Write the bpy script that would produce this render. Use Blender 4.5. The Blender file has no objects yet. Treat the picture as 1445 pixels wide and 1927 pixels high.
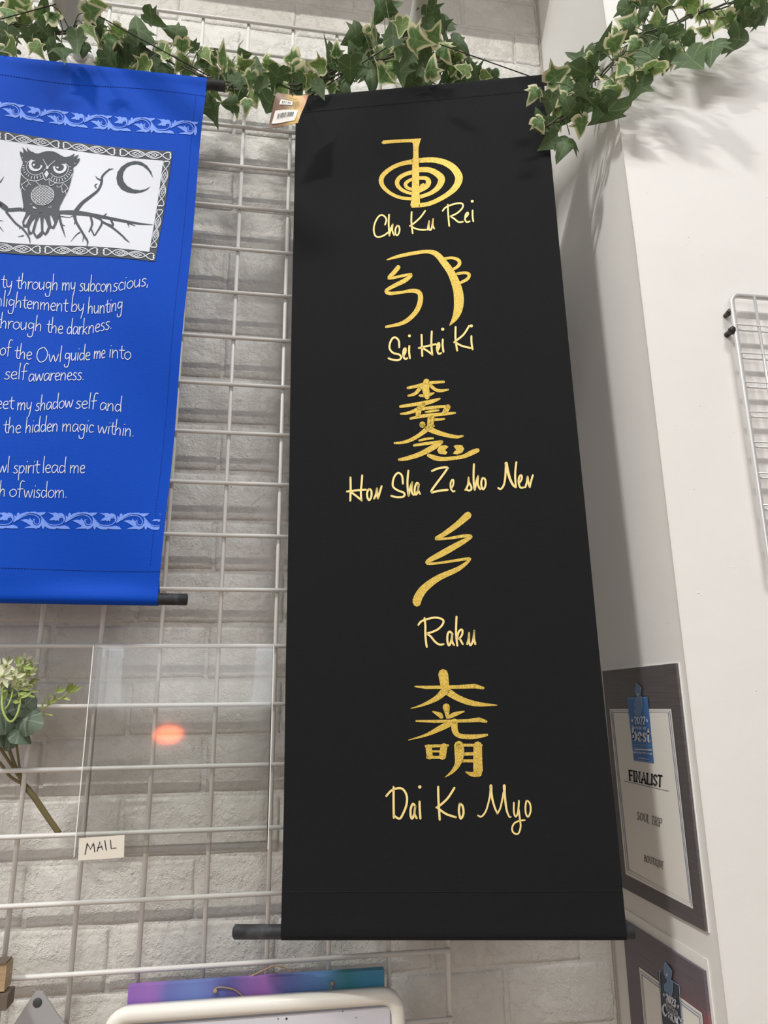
import bpy, math, random
from mathutils import Vector, Matrix
from mathutils.geometry import tessellate_polygon
R_ = random.Random(7)
PI = math.pi
# ------------------------------------------------------------------ camera
OZ = 1.62                                   # lifts the calibrated frame so that the floor is z = 0
F, CX, CY = 1336.0, 722.5, 963.5
RM = [[0.9885650563, -0.1505039837, -0.0093637783],
      [0.0289422392, 0.2503117779, -0.9677325874],
      [0.1479914735, 0.9563956110, 0.2518053991]]
CAM = Vector((0.30230099, -0.99075410, -0.06802957 + OZ))
scene = bpy.context.scene
col = scene.collection
cd = bpy.data.cameras.new('camera')
cam = bpy.data.objects.new('camera', cd)
col.objects.link(cam)
r0, r1, r2 = [Vector(r) for r in RM]
m = Matrix.Identity(4)
for i in range(3):
    m[i][0] = r0[i]; m[i][1] = -r1[i]; m[i][2] = -r2[i]; m[i][3] = CAM[i]
cam.matrix_world = m
cd.sensor_fit = 'HORIZONTAL'; cd.sensor_width = 36.0
cd.lens = F * 36.0 / 1445.0
cd.clip_start = 0.02
scene.camera = cam
# ------------------------------------------------------------------ light and exposure
scene.view_settings.view_transform = 'Standard'
scene.view_settings.look = 'None'
scene.view_settings.gamma = 1.0
scene.view_settings.use_curve_mapping = False
scene.view_settings.exposure = 0.0
wd = bpy.data.worlds.new('room_air'); scene.world = wd; wd.use_nodes = True
wd.node_tree.nodes['Background'].inputs[0].default_value = (0.9, 0.95, 1.0, 1)
wd.node_tree.nodes['Background'].inputs[1].default_value = 0.16
TUBE_Z = 3.49 + OZ
# fluorescent tubes: (centre x, y, power, colour)
TUBES = [(0.95, -2.42, 1.2, 70, (1.0, 0.955, 0.89)), (0.95, -2.14, 1.2, 34, (0.86, 0.93, 1.0)),
         (-2.35, -2.42, .6, 158, (1.0, 0.97, 0.91)), (-2.35, -2.14, .6, 34, (0.90, 0.95, 1.0))]
for i, (x, y, ln_, p, c) in enumerate(TUBES):
    ld = bpy.data.lights.new('tube_light', 'AREA'); ld.shape = 'RECTANGLE'
    ld.size = ln_; ld.size_y = 0.035; ld.energy = p; ld.color = c
    lo = bpy.data.objects.new('tube_light', ld); col.objects.link(lo)
    lo.location = (x, y, TUBE_Z - 0.03)
# fill light added behind the camera; no window is built there
ld = bpy.data.lights.new('front_fill_light', 'AREA'); ld.shape = 'RECTANGLE'
ld.size = 2.4; ld.size_y = 1.6; ld.energy = 26; ld.color = (0.93, 0.96, 1.0)
lo = bpy.data.objects.new('front_fill_light', ld); col.objects.link(lo)
lo.location = (-0.6, -3.85, 2.3); lo.rotation_euler = (PI / 2, 0, 0)

# ------------------------------------------------------------------ helpers
def ray(u, v):
    a, b = (u - CX) / F, (v - CY) / F
    return r0 * a + r1 * b + r2
def onY(u, v, Y):                            # measured pixel -> point on a plane parallel to the brick wall
    d = ray(u, v); return CAM + d * ((Y - CAM.y) / d.y)
def onX(u, v, X):                            # measured pixel -> point on a plane parallel to the pier side
    d = ray(u, v); return CAM + d * ((X - CAM.x) / d.x)
def onP(u, v, p0, n):
    d = ray(u, v); return CAM + d * ((p0 - CAM).dot(n) / d.dot(n))

def tag(o, label=None, cat=None, group=None, kind=None):
    if label: o['label'] = label
    if cat: o['category'] = cat
    if group: o['group'] = group
    if kind: o['kind'] = kind
    return o
ORG = {}
def empty(name, loc, label=None, cat=None, group=None):
    o = bpy.data.objects.new(name, None); col.objects.link(o); o.location = loc
    o.empty_display_size = 0.05
    ORG[o.name] = Vector(loc)
    return tag(o, label, cat, group)
def mk(name, V, Fc, mat, parent=None, smooth=False, kind=None, label=None):
    org = ORG.get(parent.name, Vector((0, 0, 0))) if parent else Vector((0, 0, 0))
    me = bpy.data.meshes.new(name)
    me.from_pydata([tuple(Vector(v) - org) for v in V], [], Fc)
    if smooth:
        me.polygons.foreach_set('use_smooth', [True] * len(me.polygons))
    me.update()
    o = bpy.data.objects.new(name, me); col.objects.link(o)
    mats = mat if isinstance(mat, (list, tuple)) else [mat]
    for mm in mats: me.materials.append(mm)
    if parent: o.parent = parent; ORG[o.name] = org
    else: ORG[o.name] = Vector((0, 0, 0))
    if kind: o['kind'] = kind
    if label: o['label'] = label
    return o
class MB:
    def __init__(s): s.V = []; s.F = []
    def add(s, V, Fc):
        n = len(s.V); s.V += [Vector(v) for v in V]; s.F += [tuple(i + n for i in f) for f in Fc]; return s
    def box(s, a, b):
        x0, y0, z0 = [min(a[i], b[i]) for i in range(3)]; x1, y1, z1 = [max(a[i], b[i]) for i in range(3)]
        return s.add([(x0, y0, z0), (x1, y0, z0), (x1, y1, z0), (x0, y1, z0), (x0, y0, z1), (x1, y0, z1), (x1, y1, z1), (x0, y1, z1)],
                     [(3, 2, 1, 0), (4, 5, 6, 7), (0, 1, 5, 4), (1, 2, 6, 5), (2, 3, 7, 6), (3, 0, 4, 7)])
    def tube(s, pts, r, seg=10, cap=True, closed=False):
        pts = [Vector(p) for p in pts]; n = len(pts)
        rs = r if isinstance(r, (list, tuple)) else [r] * n
        t0 = (pts[1] - pts[0]).normalized()
        up = Vector((0, 0, 1)) if abs(t0.z) < .9 else Vector((1, 0, 0))
        nrm = t0.cross(up).normalized(); base = len(s.V)
        for i, p in enumerate(pts):
            if closed: t = (pts[(i + 1) % n] - pts[i - 1])
            else: t = (pts[min(i + 1, n - 1)] - pts[max(i - 1, 0)])
            t = t.normalized(); nrm = (nrm - t * nrm.dot(t)).normalized(); bn = t.cross(nrm)
            for k in range(seg):
                a = 2 * PI * k / seg
                s.V.append(p + (nrm * math.cos(a) + bn * math.sin(a)) * rs[i])
        m_ = n if closed else n - 1
        for i in range(m_):
            j = (i + 1) % n
            for k in range(seg):
                k2 = (k + 1) % seg
                s.F.append((base + i * seg + k, base + i * seg + k2, base + j * seg + k2, base + j * seg + k))
        if cap and not closed:
            s.F.append(tuple(base + k for k in reversed(range(seg))))
            s.F.append(tuple(base + (n - 1) * seg + k for k in range(seg)))
        return s
    def lathe(s, p0, ax, prof, seg=24):      # prof: list of (distance along axis, radius)
        ax = Vector(ax).normalized(); p0 = Vector(p0)
        return s.tube([p0 + ax * (d + i * 1e-6) for i, (d, r) in enumerate(prof)], [r for d, r in prof], seg)
    def build(s, name, mat, parent=None, smooth=False, kind=None, label=None):
        return mk(name, s.V, s.F, mat, parent, smooth, kind, label)
def catmull(P, n=5, closed=False):
    P = [tuple(map(float, p)) for p in P]
    if len(P) < 3 and not closed: return P
    out = []; L = len(P); rng = L if closed else L - 1
    for i in range(rng):
        p1 = P[i]; p2 = P[(i + 1) % L]
        p0 = P[i - 1] if (i > 0 or closed) else p1
        p3 = P[(i + 2) % L] if (i + 2 < L or closed) else p2
        for k in range(n):
            t = k / n
            out.append(tuple(.5 * (2 * b + (c - a) * t + (2 * a - 5 * b + 4 * c - d) * t * t + (3 * b - 3 * c + d - a) * t ** 3)
                             for a, b, c, d in zip(p0, p1, p2, p3)))
    if not closed: out.append(P[-1])
    return out
def arc_corner(path, r, n=5):                # rounds the corners of a polyline
    path = [Vector(p) for p in path]; out = [path[0]]
    for i in range(1, len(path) - 1):
        a, b, c = path[i - 1], path[i], path[i + 1]
        d1 = (a - b).normalized(); d2 = (c - b).normalized()
        rr = min(r, (a - b).length * .49, (c - b).length * .49)
        p, q = b + d1 * rr, b + d2 * rr
        for k in range(n + 1):
            t = k / n; out.append(p * (1 - t) ** 2 + b * 2 * t * (1 - t) + q * t * t)
    out.append(path[-1]); return out

# flat print: 2-D shapes, mapped later on to the cloth or card they are printed on
class Ink:
    def __init__(s): s.V = []; s.F = []
    def stroke(s, P, w=6, smooth=True, n=4, caps=True):
        Q = [(p[0], p[1], p[2] if len(p) > 2 else w) for p in P]
        if smooth and len(Q) > 2: Q = catmull(Q, n)
        L, Rr = [], []
        for i, q in enumerate(Q):
            a = Q[max(i - 1, 0)]; b = Q[min(i + 1, len(Q) - 1)]
            dx, dy = b[0] - a[0], b[1] - a[1]; d = math.hypot(dx, dy) or 1
            nx, ny = -dy / d, dx / d; h = max(q[2], .3) / 2
            L.append((q[0] + nx * h, q[1] + ny * h)); Rr.append((q[0] - nx * h, q[1] - ny * h))
        base = len(s.V); s.V += L + Rr; k = len(Q)
        for i in range(k - 1): s.F.append((base + i, base + i + 1, base + k + i + 1, base + k + i))
        if caps:
            for q in (Q[0], Q[-1]): s.dot(q[0], q[1], q[2] / 2, 8)
        if not smooth:
            for q in Q[1:-1]: s.dot(q[0], q[1], q[2] / 2, 8)
        return s
    def dot(s, x, y, r, n=10, ry=None):
        base = len(s.V); s.V += [(x + r * math.cos(2 * PI * k / n), y + (ry or r) * math.sin(2 * PI * k / n)) for k in range(n)]
        s.F.append(tuple(range(base, base + n))); return s
    def poly(s, P, holes=()):
        loops = [[Vector((p[0], p[1], 0)) for p in L] for L in [P] + list(holes)]
        base = len(s.V)
        for L in loops: s.V += [(p.x, p.y) for p in L]
        for t in tessellate_polygon(loops): s.F.append(tuple(base + i for i in t))
        return s
    def split(s, cell):                       # cuts large faces so that they follow the folds of the cloth
        import bmesh
        bm = bmesh.new(); vs = [bm.verts.new((x, y, 0)) for x, y in s.V]
        for f in s.F:
            if len(set(f)) > 2:
                try: bm.faces.new([vs[i] for i in f])
                except ValueError: pass
        for ax in (0, 1):
            lo = min(v.co[ax] for v in bm.verts); hi = max(v.co[ax] for v in bm.verts); c = lo + cell * .5
            no = (1, 0, 0) if ax == 0 else (0, 1, 0)
            while c < hi:
                co = (c, 0, 0) if ax == 0 else (0, c, 0)
                bmesh.ops.bisect_plane(bm, geom=bm.verts[:] + bm.edges[:] + bm.faces[:], plane_co=co, plane_no=no); c += cell
        bm.verts.index_update(); s.V = [(v.co.x, v.co.y) for v in bm.verts]; s.F = [tuple(v.index for v in f.verts) for f in bm.faces]
        bm.free(); return s
    def build(s, fn, name, mat, parent, label=None, cell=0):
        if cell: s.split(cell)
        return mk(name, [fn(x, y) for x, y in s.V], s.F, mat, parent, False, None, label)
def S(txt):                                   # "x,y,w x,y ..." -> points
    return [tuple(float(a) for a in t.split(',')) for t in txt.split()]

# ------------------------------------------------------------------ materials
def mat(name, base=(.8, .8, .8), rough=.6, metal=0, **kw):
    m_ = bpy.data.materials.new(name); m_.use_nodes = True
    b = m_.node_tree.nodes['Principled BSDF']
    b.inputs['Base Color'].default_value = (*base, 1); b.inputs['Roughness'].default_value = rough
    b.inputs['Metallic'].default_value = metal
    for k, v in kw.items():
        b.inputs[k.replace('_', ' ')].default_value = v
    return m_
def N(m_, t, **kw):
    n = m_.node_tree.nodes.new(t)
    for k, v in kw.items():
        if k in n.inputs: n.inputs[k].default_value = v
        else: setattr(n, k, v)
    return n
def Lk(m_, a, b): m_.node_tree.links.new(a, b)
def BS(m_): return m_.node_tree.nodes['Principled BSDF']
def coords(m_, kind='Object'):
    return N(m_, 'ShaderNodeTexCoord').outputs[kind]
def noise(m_, scale, detail=4, vec=None, rough=.5):
    n = N(m_, 'ShaderNodeTexNoise'); n.inputs['Scale'].default_value = scale; n.inputs['Detail'].default_value = detail
    n.inputs['Roughness'].default_value = rough
    Lk(m_, vec if vec is not None else coords(m_), n.inputs['Vector']); return n.outputs['Fac']
def ramp(m_, fac, stops):
    n = N(m_, 'ShaderNodeValToRGB'); cr = n.color_ramp
    while len(cr.elements) < len(stops): cr.elements.new(.5)
    for e, (p, c) in zip(cr.elements, stops):
        e.position = p; e.color = (*c, 1) if len(c) == 3 else c
    Lk(m_, fac, n.inputs[0]); return n.outputs[0]
def bump(m_, h, strength=.3, dist=.002, prev=None):
    n = N(m_, 'ShaderNodeBump'); n.inputs['Strength'].default_value = strength; n.inputs['Distance'].default_value = dist
    Lk(m_, h, n.inputs['Height'])
    if prev is not None: Lk(m_, prev, n.inputs['Normal'])
    Lk(m_, n.outputs[0], BS(m_).inputs['Normal']); return n.outputs[0]
def geopos(m_): return N(m_, 'ShaderNodeNewGeometry').outputs['Position']

M = {}
# thick old gloss paint over brick
m_ = M['brick'] = mat('painted_brick', (.62, .6, .55), .42)
p = geopos(m_)
f = noise(m_, 7, 5, p)
Lk(m_, ramp(m_, f, [(.3, (.57, .555, .515)), (.55, (.66, .645, .605)), (.8, (.71, .695, .655))]), BS(m_).inputs['Base Color'])
b1 = bump(m_, noise(m_, 30, 6, p, .62), .6, .009)
vo = N(m_, 'ShaderNodeTexVoronoi'); vo.inputs['Scale'].default_value = 55; Lk(m_, p, vo.inputs['Vector'])
b2 = bump(m_, ramp(m_, vo.outputs['Distance'], [(0, (1, 1, 1)), (.16, (0, 0, 0))]), .4, .0025, b1)
b3 = bump(m_, ramp(m_, noise(m_, 14, 6, p, .75), [(.47, (0, 0, 0)), (.5, (1, 1, 1)), (.53, (0, 0, 0))]), .35, .003, b2)
bump(m_, noise(m_, 220, 3, p, .7), .15, .0012, b3)
# plaster
m_ = M['plaster'] = mat('white_plaster', (.80, .79, .76), .62)
p = geopos(m_)
Lk(m_, ramp(m_, noise(m_, 2.5, 3, p), [(.3, (.765, .755, .735)), (.7, (.805, .795, .775))]), BS(m_).inputs['Base Color'])
b1 = bump(m_, noise(m_, 9, 4, p), .25, .006)
vo = N(m_, 'ShaderNodeTexVoronoi'); vo.inputs['Scale'].default_value = 34; Lk(m_, p, vo.inputs['Vector'])
b2 = bump(m_, ramp(m_, vo.outputs['Distance'], [(0, (1, 1, 1)), (.045, (0, 0, 0))]), .5, .002, b1)
bump(m_, noise(m_, 260, 2, p), .12, .0008, b2)
M['far_wall'] = mat('shop_wall_paint', (.34, .33, .33), .8)
M['caulk'] = mat('aged_caulk', (.42, .37, .3), .7)
M['corner_bead'] = mat('corner_highlight', (.86, .84, .8), .5)  # paler than the plaster: the corner's bright highlight line put into the colour
m_ = M['ceiling'] = mat('ceiling_white', (.5, .5, .5), .8)
m_ = M['floor'] = mat('wood_floor', (.30, .21, .14), .4)
Lk(m_, ramp(m_, noise(m_, 6, 4, geopos(m_)), [(.3, (.24, .16, .1)), (.7, (.36, .26, .17))]), BS(m_).inputs['Base Color'])
m_ = M['wire'] = mat('white_coated_wire', (.72, .71, .68), .32)
bump(m_, noise(m_, 300, 3), .25, .0008)
m_ = M['rack'] = mat('galvanised_wire', (.66, .66, .66), .3, .55)
m_ = M['pipe'] = mat('white_enamel_pipe', (.66, .66, .65), .4)
bump(m_, noise(m_, 500, 2), .12, .0005)
def weave(m_, sc, st):
    c = coords(m_)
    w1 = N(m_, 'ShaderNodeTexWave', wave_type='BANDS', bands_direction='X'); w1.inputs['Scale'].default_value = sc
    w2 = N(m_, 'ShaderNodeTexWave', wave_type='BANDS', bands_direction='Z'); w2.inputs['Scale'].default_value = sc
    for w in (w1, w2): Lk(m_, c, w.inputs['Vector']); w.inputs['Distortion'].default_value = .4
    mx = N(m_, 'ShaderNodeMath', operation='MULTIPLY'); Lk(m_, w1.outputs['Fac'], mx.inputs[0]); Lk(m_, w2.outputs['Fac'], mx.inputs[1])
    return bump(m_, mx.outputs[0], st, .0004)
m_ = M['black_cloth'] = mat('black_cotton', (.0085, .0095, .011), .9)
BS(m_).inputs['Sheen Weight'].default_value = .03
BS(m_).inputs['Sheen Roughness'].default_value = .6
BS(m_).inputs['Specular IOR Level'].default_value = .15
weave(m_, 260, .4)
m_ = M['blue_cloth'] = mat('royal_blue_satin_cotton', (.001, .060, .46), .6)
BS(m_).inputs['Specular IOR Level'].default_value = .12
weave(m_, 260, .3)
m_ = M['blue_print'] = mat('pale_blue_print', (.16, .30, .87), .6)
m_ = M['white_print'] = mat('white_print', (.66, .69, .76), .6)
m_ = M['grey_print'] = mat('charcoal_print', (.035, .045, .058), .6)
m_ = M['stitch_blue'] = mat('navy_thread', (.003, .03, .28), .8)
m_ = M['stitch_black'] = mat('black_thread', (.006, .006, .007), .8)
m_ = M['gold'] = mat('gold_glitter', (.62, .42, .07), .42, .35)
p = geopos(m_)
f = noise(m_, 900, 2, p, .7)
Lk(m_, ramp(m_, f, [(.3, (.34, .22, .02)), (.5, (.60, .41, .055)), (.72, (.90, .69, .20))]), BS(m_).inputs['Base Color'])
bump(m_, f, .5, .0005)
M['gold_text'] = mat('pale_gold_glitter', (.86, .68, .26), .42, .2)
bump(M['gold_text'], noise(M['gold_text'], 900, 2), .4, .0005)
m_ = M['rod'] = mat('black_painted_dowel', (.022, .024, .028), .5)
Lk(m_, ramp(m_, noise(m_, 60, 5), [(.5, (.020, .022, .026)), (.75, (.07, .075, .085))]), BS(m_).inputs['Base Color'])
M['cord'] = mat('black_cord', (.015, .013, .012), .7)
M['iron'] = mat('dark_iron', (.05, .045, .042), .4, .8)
# leaves: the mesh stores how near a point is to the leaf margin
def leafmat(name, dark, mid, cream, lo, hi):
    m_ = mat(name, mid, .5)
    at = N(m_, 'ShaderNodeAttribute'); at.attribute_name = 'margin'
    info = N(m_, 'ShaderNodeObjectInfo')
    c = coords(m_); mp = N(m_, 'ShaderNodeVectorMath', operation='ADD')
    Lk(m_, c, mp.inputs[0]); Lk(m_, info.outputs['Random'], mp.inputs[1])
    nz = noise(m_, 120, 3, mp.outputs[0], .6)
    ad = N(m_, 'ShaderNodeMath', operation='MULTIPLY_ADD'); Lk(m_, nz, ad.inputs[0]); ad.inputs[1].default_value = .55
    Lk(m_, at.outputs['Fac'], ad.inputs[2])
    green = ramp(m_, noise(m_, 70, 4, mp.outputs[0]), [(.35, dark), (.65, mid)])
    av = N(m_, 'ShaderNodeAttribute'); av.attribute_name = 'vein'
    mv = N(m_, 'ShaderNodeMix', data_type='RGBA'); fv = ramp(m_, av.outputs['Fac'], [(.72, (0, 0, 0)), (.96, (.55, .55, .55))])
    Lk(m_, fv, mv.inputs['Factor']); Lk(m_, green, mv.inputs[6]); mv.inputs[7].default_value = (mid[0] * 1.9 + .03, mid[1] * 1.7 + .03, mid[2] * 1.9 + .02, 1)
    green = mv.outputs[2]
    fac = ramp(m_, ad.outputs[0], [(lo, (0, 0, 0)), (hi, (1, 1, 1))])
    mix = N(m_, 'ShaderNodeMix', data_type='RGBA')
    Lk(m_, fac, mix.inputs['Factor']); Lk(m_, green, mix.inputs[6]); mix.inputs[7].default_value = (*cream, 1)
    Lk(m_, mix.outputs[2], BS(m_).inputs['Base Color'])
    BS(m_).inputs['Subsurface Weight'].default_value = .0
    bump(m_, noise(m_, 160, 2), .3, .001)
    # thin printed fabric lets some light through
    nt = m_.node_tree; tr = nt.nodes.new('ShaderNodeBsdfTranslucent'); ms = nt.nodes.new('ShaderNodeMixShader')
    ms.inputs[0].default_value = .28; nt.links.new(mix.outputs[2], tr.inputs[0])
    nt.links.new(BS(m_).outputs[0], ms.inputs[1]); nt.links.new(tr.outputs[0], ms.inputs[2])
    nt.links.new(ms.outputs[0], nt.nodes['Material Output'].inputs[0])
    return m_
CREAM = (.70, .68, .42)
M['leafD'] = leafmat('dark_ivy_leaf', (.048, .092, .034), (.105, .172, .060), CREAM, 1.0, 1.14)
M['leafM'] = leafmat('mid_ivy_leaf', (.11, .20, .05), (.22, .33, .09), CREAM, .98, 1.12)
M['leafV'] = leafmat('variegated_ivy_leaf', (.06, .15, .045), (.17, .29, .09), CREAM, .80, .96)
M['stalk'] = mat('dark_green_stalk', (.07, .10, .035), .55)
M['vine'] = mat('brown_green_vine', (.045, .05, .028), .6)
M['stem'] = mat('olive_plastic_stem', (.20, .165, .075), .5)
M['petal'] = mat('cream_petal', (.72, .74, .52), .6)
M['bud'] = mat('lime_floret', (.33, .42, .12), .6)
M['greyleaf'] = leafmat('grey_green_leaf', (.085, .125, .085), (.17, .225, .16), (.2, .26, .18), 1.3, 1.4)
m_ = M['acrylic'] = bpy.data.materials.new('clear_acrylic'); m_.use_nodes = True
nt = m_.node_tree; nt.nodes.remove(BS(m_))
tr = N(m_, 'ShaderNodeBsdfTransparent'); tr.inputs[0].default_value = (.988, .99, .988, 1)
gs = N(m_, 'ShaderNodeBsdfGlossy'); gs.inputs['Roughness'].default_value = .05
lw = N(m_, 'ShaderNodeLayerWeight'); lw.inputs[0].default_value = .3
fc = ramp(m_, lw.outputs['Facing'], [(0, (.035, .035, .035)), (.5, (.06, .06, .06)), (1, (.5, .5, .5))])
ms = N(m_, 'ShaderNodeMixShader'); Lk(m_, fc, ms.inputs[0]); Lk(m_, tr.outputs[0], ms.inputs[1]); Lk(m_, gs.outputs[0], ms.inputs[2])
Lk(m_, ms.outputs[0], nt.nodes['Material Output'].inputs[0])
ma_ = M['acrylic_edge'] = M['acrylic'].copy(); ma_.name = 'acrylic_edge'
for n_ in ma_.node_tree.nodes:
    if n_.type == 'BSDF_TRANSPARENT': n_.inputs[0].default_value = (.93, .935, .93, 1)
M['label_card'] = mat('cream_card', (.74, .69, .60), .7)
M['ink'] = mat('navy_marker_ink', (.015, .015, .03), .6)
M['whiteframe'] = mat('white_plastic_frame', (.82, .80, .73), .3)
M['dryerase'] = mat('whiteboard_surface', (.66, .66, .72), .18)
M['greytrim'] = mat('grey_trim', (.28, .30, .36), .4)
M['twine'] = mat('jute_twine', (.34, .24, .15), .8)
m_ = M['canvas'] = mat('painted_canvas', (.2, .2, .5), .6)
sx = N(m_, 'ShaderNodeSeparateXYZ'); Lk(m_, coords(m_), sx.inputs[0])
ds = N(m_, 'ShaderNodeMath', operation='MULTIPLY_ADD'); Lk(m_, sx.outputs[0], ds.inputs[0]); ds.inputs[1].default_value = 1 / .30; ds.inputs[2].default_value = 0
nn = N(m_, 'ShaderNodeMath', operation='MULTIPLY_ADD'); Lk(m_, noise(m_, 18, 4), nn.inputs[0]); nn.inputs[1].default_value = .16; Lk(m_, ds.outputs[0], nn.inputs[2])
Lk(m_, ramp(m_, nn.outputs[0], [(.05, (.23, .11, .42)), (.17, (.30, .14, .46)), (.22, (.13, .15, .42)), (.34, (.14, .20, .48)), (.45, (.10, .10, .34)), (.60, (.30, .12, .40)),
     (.68, (.12, .15, .42)), (.82, (.10, .22, .48)), (.95, (.03, .20, .24)), (1.0, (.04, .22, .36))]), BS(m_).inputs['Base Color'])
m_ = M['plaque'] = mat('brushed_dark_plaque', (.085, .075, .08), .38, .25)
c = coords(m_); mp = N(m_, 'ShaderNodeMapping'); mp.inputs['Scale'].default_value = (1, 6, 260); Lk(m_, c, mp.inputs[0])
f = noise(m_, 2.2, 4, mp.outputs[0])
Lk(m_, ramp(m_, f, [(.3, (.10, .090, .094)), (.7, (.135, .122, .128))]), BS(m_).inputs['Base Color'])
m_ = M['plaque2'] = mat('brushed_plaque_red_band', (.1, .085, .1), .38, .2)
c = coords(m_); mp = N(m_, 'ShaderNodeMapping'); mp.inputs['Scale'].default_value = (1, 6, 260); Lk(m_, c, mp.inputs[0])
f = noise(m_, 2.2, 4, mp.outputs[0])
brs = ramp(m_, f, [(.3, (.115, .098, .115)), (.7, (.155, .132, .158))])
sx = N(m_, 'ShaderNodeSeparateXYZ'); Lk(m_, coords(m_), sx.inputs[0])
mr = N(m_, 'ShaderNodeMapRange'); Lk(m_, sx.outputs[2], mr.inputs[0]); mr.inputs[1].default_value = -.155; mr.inputs[2].default_value = 0
rd = ramp(m_, mr.outputs[0], [(.45, (0, 0, 0)), (.68, (1, 1, 1)), (.74, (.2, .2, .2)), (.9, (0, 0, 0))])
mix = N(m_, 'ShaderNodeMix', data_type='RGBA'); mlt = N(m_, 'ShaderNodeMath', operation='MULTIPLY'); Lk(m_, rd, mlt.inputs[0]); 
mry = N(m_, 'ShaderNodeMapRange'); Lk(m_, sx.outputs[1], mry.inputs[0]); mry.inputs[1].default_value = .02; mry.inputs[2].default_value = -.04; mry.inputs[3].default_value = 0; mry.inputs[4].default_value = .75
Lk(m_, mry.outputs[0], mlt.inputs[1])
Lk(m_, mlt.outputs[0], mix.inputs['Factor']); Lk(m_, brs, mix.inputs[6]); mix.inputs[7].default_value = (.34, .10, .12, 1)
Lk(m_, mix.outputs[2], BS(m_).inputs['Base Color'])
M['paper'] = mat('white_paper', (.80, .775, .72), .5)
M['paper_edge'] = mat('white_card_edge', (.85, .84, .80), .6)
M['rule'] = mat('slate_rule', (.17, .22, .34), .6)
M['ltrule'] = mat('pale_blue_rule', (.42, .48, .56), .6)
M['badge'] = mat('blue_badge', (.045, .16, .42), .4)
M['badge_dark'] = mat('navy_badge', (.03, .04, .07), .4)
M['badge_state'] = mat('steel_blue_badge', (.14, .25, .42), .4)
M['badge_line'] = mat('light_blue_line', (.35, .5, .7), .5)
M['black_ink'] = mat('black_ink', (.035, .035, .045), .6)
M['grey_ink'] = mat('grey_ink', (.13, .11, .115), .6)
m_ = M['tagcard'] = mat('brown_gold_card', (.4, .2, .1), .45)
sx = N(m_, 'ShaderNodeSeparateXYZ'); Lk(m_, coords(m_), sx.inputs[0])
fx = N(m_, 'ShaderNodeMath', operation='MULTIPLY_ADD'); Lk(m_, sx.outputs[0], fx.inputs[0]); fx.inputs[1].default_value = 16; fx.inputs[2].default_value = .5
Lk(m_, ramp(m_, fx.outputs[0], [(.1, (.14, .07, .045)), (.38, (.24, .13, .08)), (.62, (.68, .48, .14)), (.85, (.62, .36, .15)), (1.0, (.45, .17, .10))]), BS(m_).inputs['Base Color'])
M['hookplate'] = mat('frosted_grey_plastic', (.36, .355, .36), .35)
M['hole'] = mat('hole_dark', (.05, .055, .06), .6)  # dark colour standing in for the shade inside holes
m_ = M['wood'] = mat('pale_wood', (.42, .30, .17), .55)
mp = N(m_, 'ShaderNodeMapping'); mp.inputs['Scale'].default_value = (2, 8, 60); Lk(m_, coords(m_), mp.inputs[0])
Lk(m_, ramp(m_, noise(m_, 3, 4, mp.outputs[0]), [(.3, (.28, .19, .1)), (.7, (.50, .37, .22))]), BS(m_).inputs['Base Color'])
M['wood_dark'] = mat('weathered_wood', (.14, .105, .08), .7)
def emat(name, c, s):
    m_ = mat(name, c, .5); BS(m_).inputs['Emission Color'].default_value = (*c, 1); BS(m_).inputs['Emission Strength'].default_value = s; return m_
M['tube'] = emat('glowing_tube', (1, .95, .88), 6)
M['redlamp'] = emat('orange_red_lamp', (1, .13, .05), 24)

# ------------------------------------------------------------------ the setting
YW = 0.075                                    # face of the brick wall
XP = 0.79                                     # side face of the pier
X0, X1, Y0, H = -3.2, 3.0, -3.95, TUBE_Z + .06
def plane(name, P, m_, label=None):
    o = mk(name, P, [(0, 1, 2, 3)], m_); o['kind'] = 'structure'
    return o
# brick wall: a bed of thick paint and mortar, with the bricks standing proud
wall = MB().box((X0, YW + .0007, 0), (XP + .02, YW + .2, H)).build('wall_back', M['brick']); wall['kind'] = 'structure'
tag(wall, 'white painted brick wall behind the wire grid')
CP = 0.0775                                   # course pitch
BL = 0.212                                    # brick pitch
def brick_mesh(seed, w=BL - .006, h=CP - .005):
    r = random.Random(seed); us = [0, .025, .28, .5, .72, .975, 1]; zs = [0, .07, .36, .64, .93, 1]; nx, nz = 6, 5; V = []; Fc = []
    for j in range(nz + 1):
        for i in range(nx + 1):
            u, v = us[i], zs[j]
            x = (u - .5) * w; z = (v - .5) * h
            e = (i in (0, nx)) or (j in (0, nz))
            y = -r.uniform(.0009, .0017) + (.0016 if j in (0, nz) else .0009 if e else 0)
            if e: x += r.uniform(-.0012, .0012); z += r.uniform(-.0014, .0014)
            else: x += r.uniform(-.001, .001); z += r.uniform(-.001, .001)
            V.append((x, y, z))
    for j in range(nz):
        for i in range(nx):
            a = j * (nx + 1) + i; Fc.append((a, a + 1, a + nx + 2, a + nx + 1))
    ring = [i for i in range(nx + 1)] + [j * (nx + 1) + nx for j in range(1, nz + 1)] + [nz * (nx + 1) + i for i in range(nx - 1, -1, -1)] + [j * (nx + 1) for j in range(nz - 1, 0, -1)]
    b = len(V)
    for q in ring: x, y, z = V[q]; V.append((x * 1.012, .0035, z * 1.03))
    n = len(ring)
    for k in range(n): Fc.append((ring[(k + 1) % n], ring[k], b + k, b + (k + 1) % n))
    me = bpy.data.meshes.new('brick'); me.from_pydata(V, [], Fc); me.materials.append(M['brick'])
    me.polygons.foreach_set('use_smooth', [True] * len(me.polygons)); return me
BM = [brick_mesh(s) for s in range(9)]
BH = [brick_mesh(s + 50, BL / 2 - .008) for s in range(3)]
zj = -.196 + OZ
k0 = -5
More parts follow.
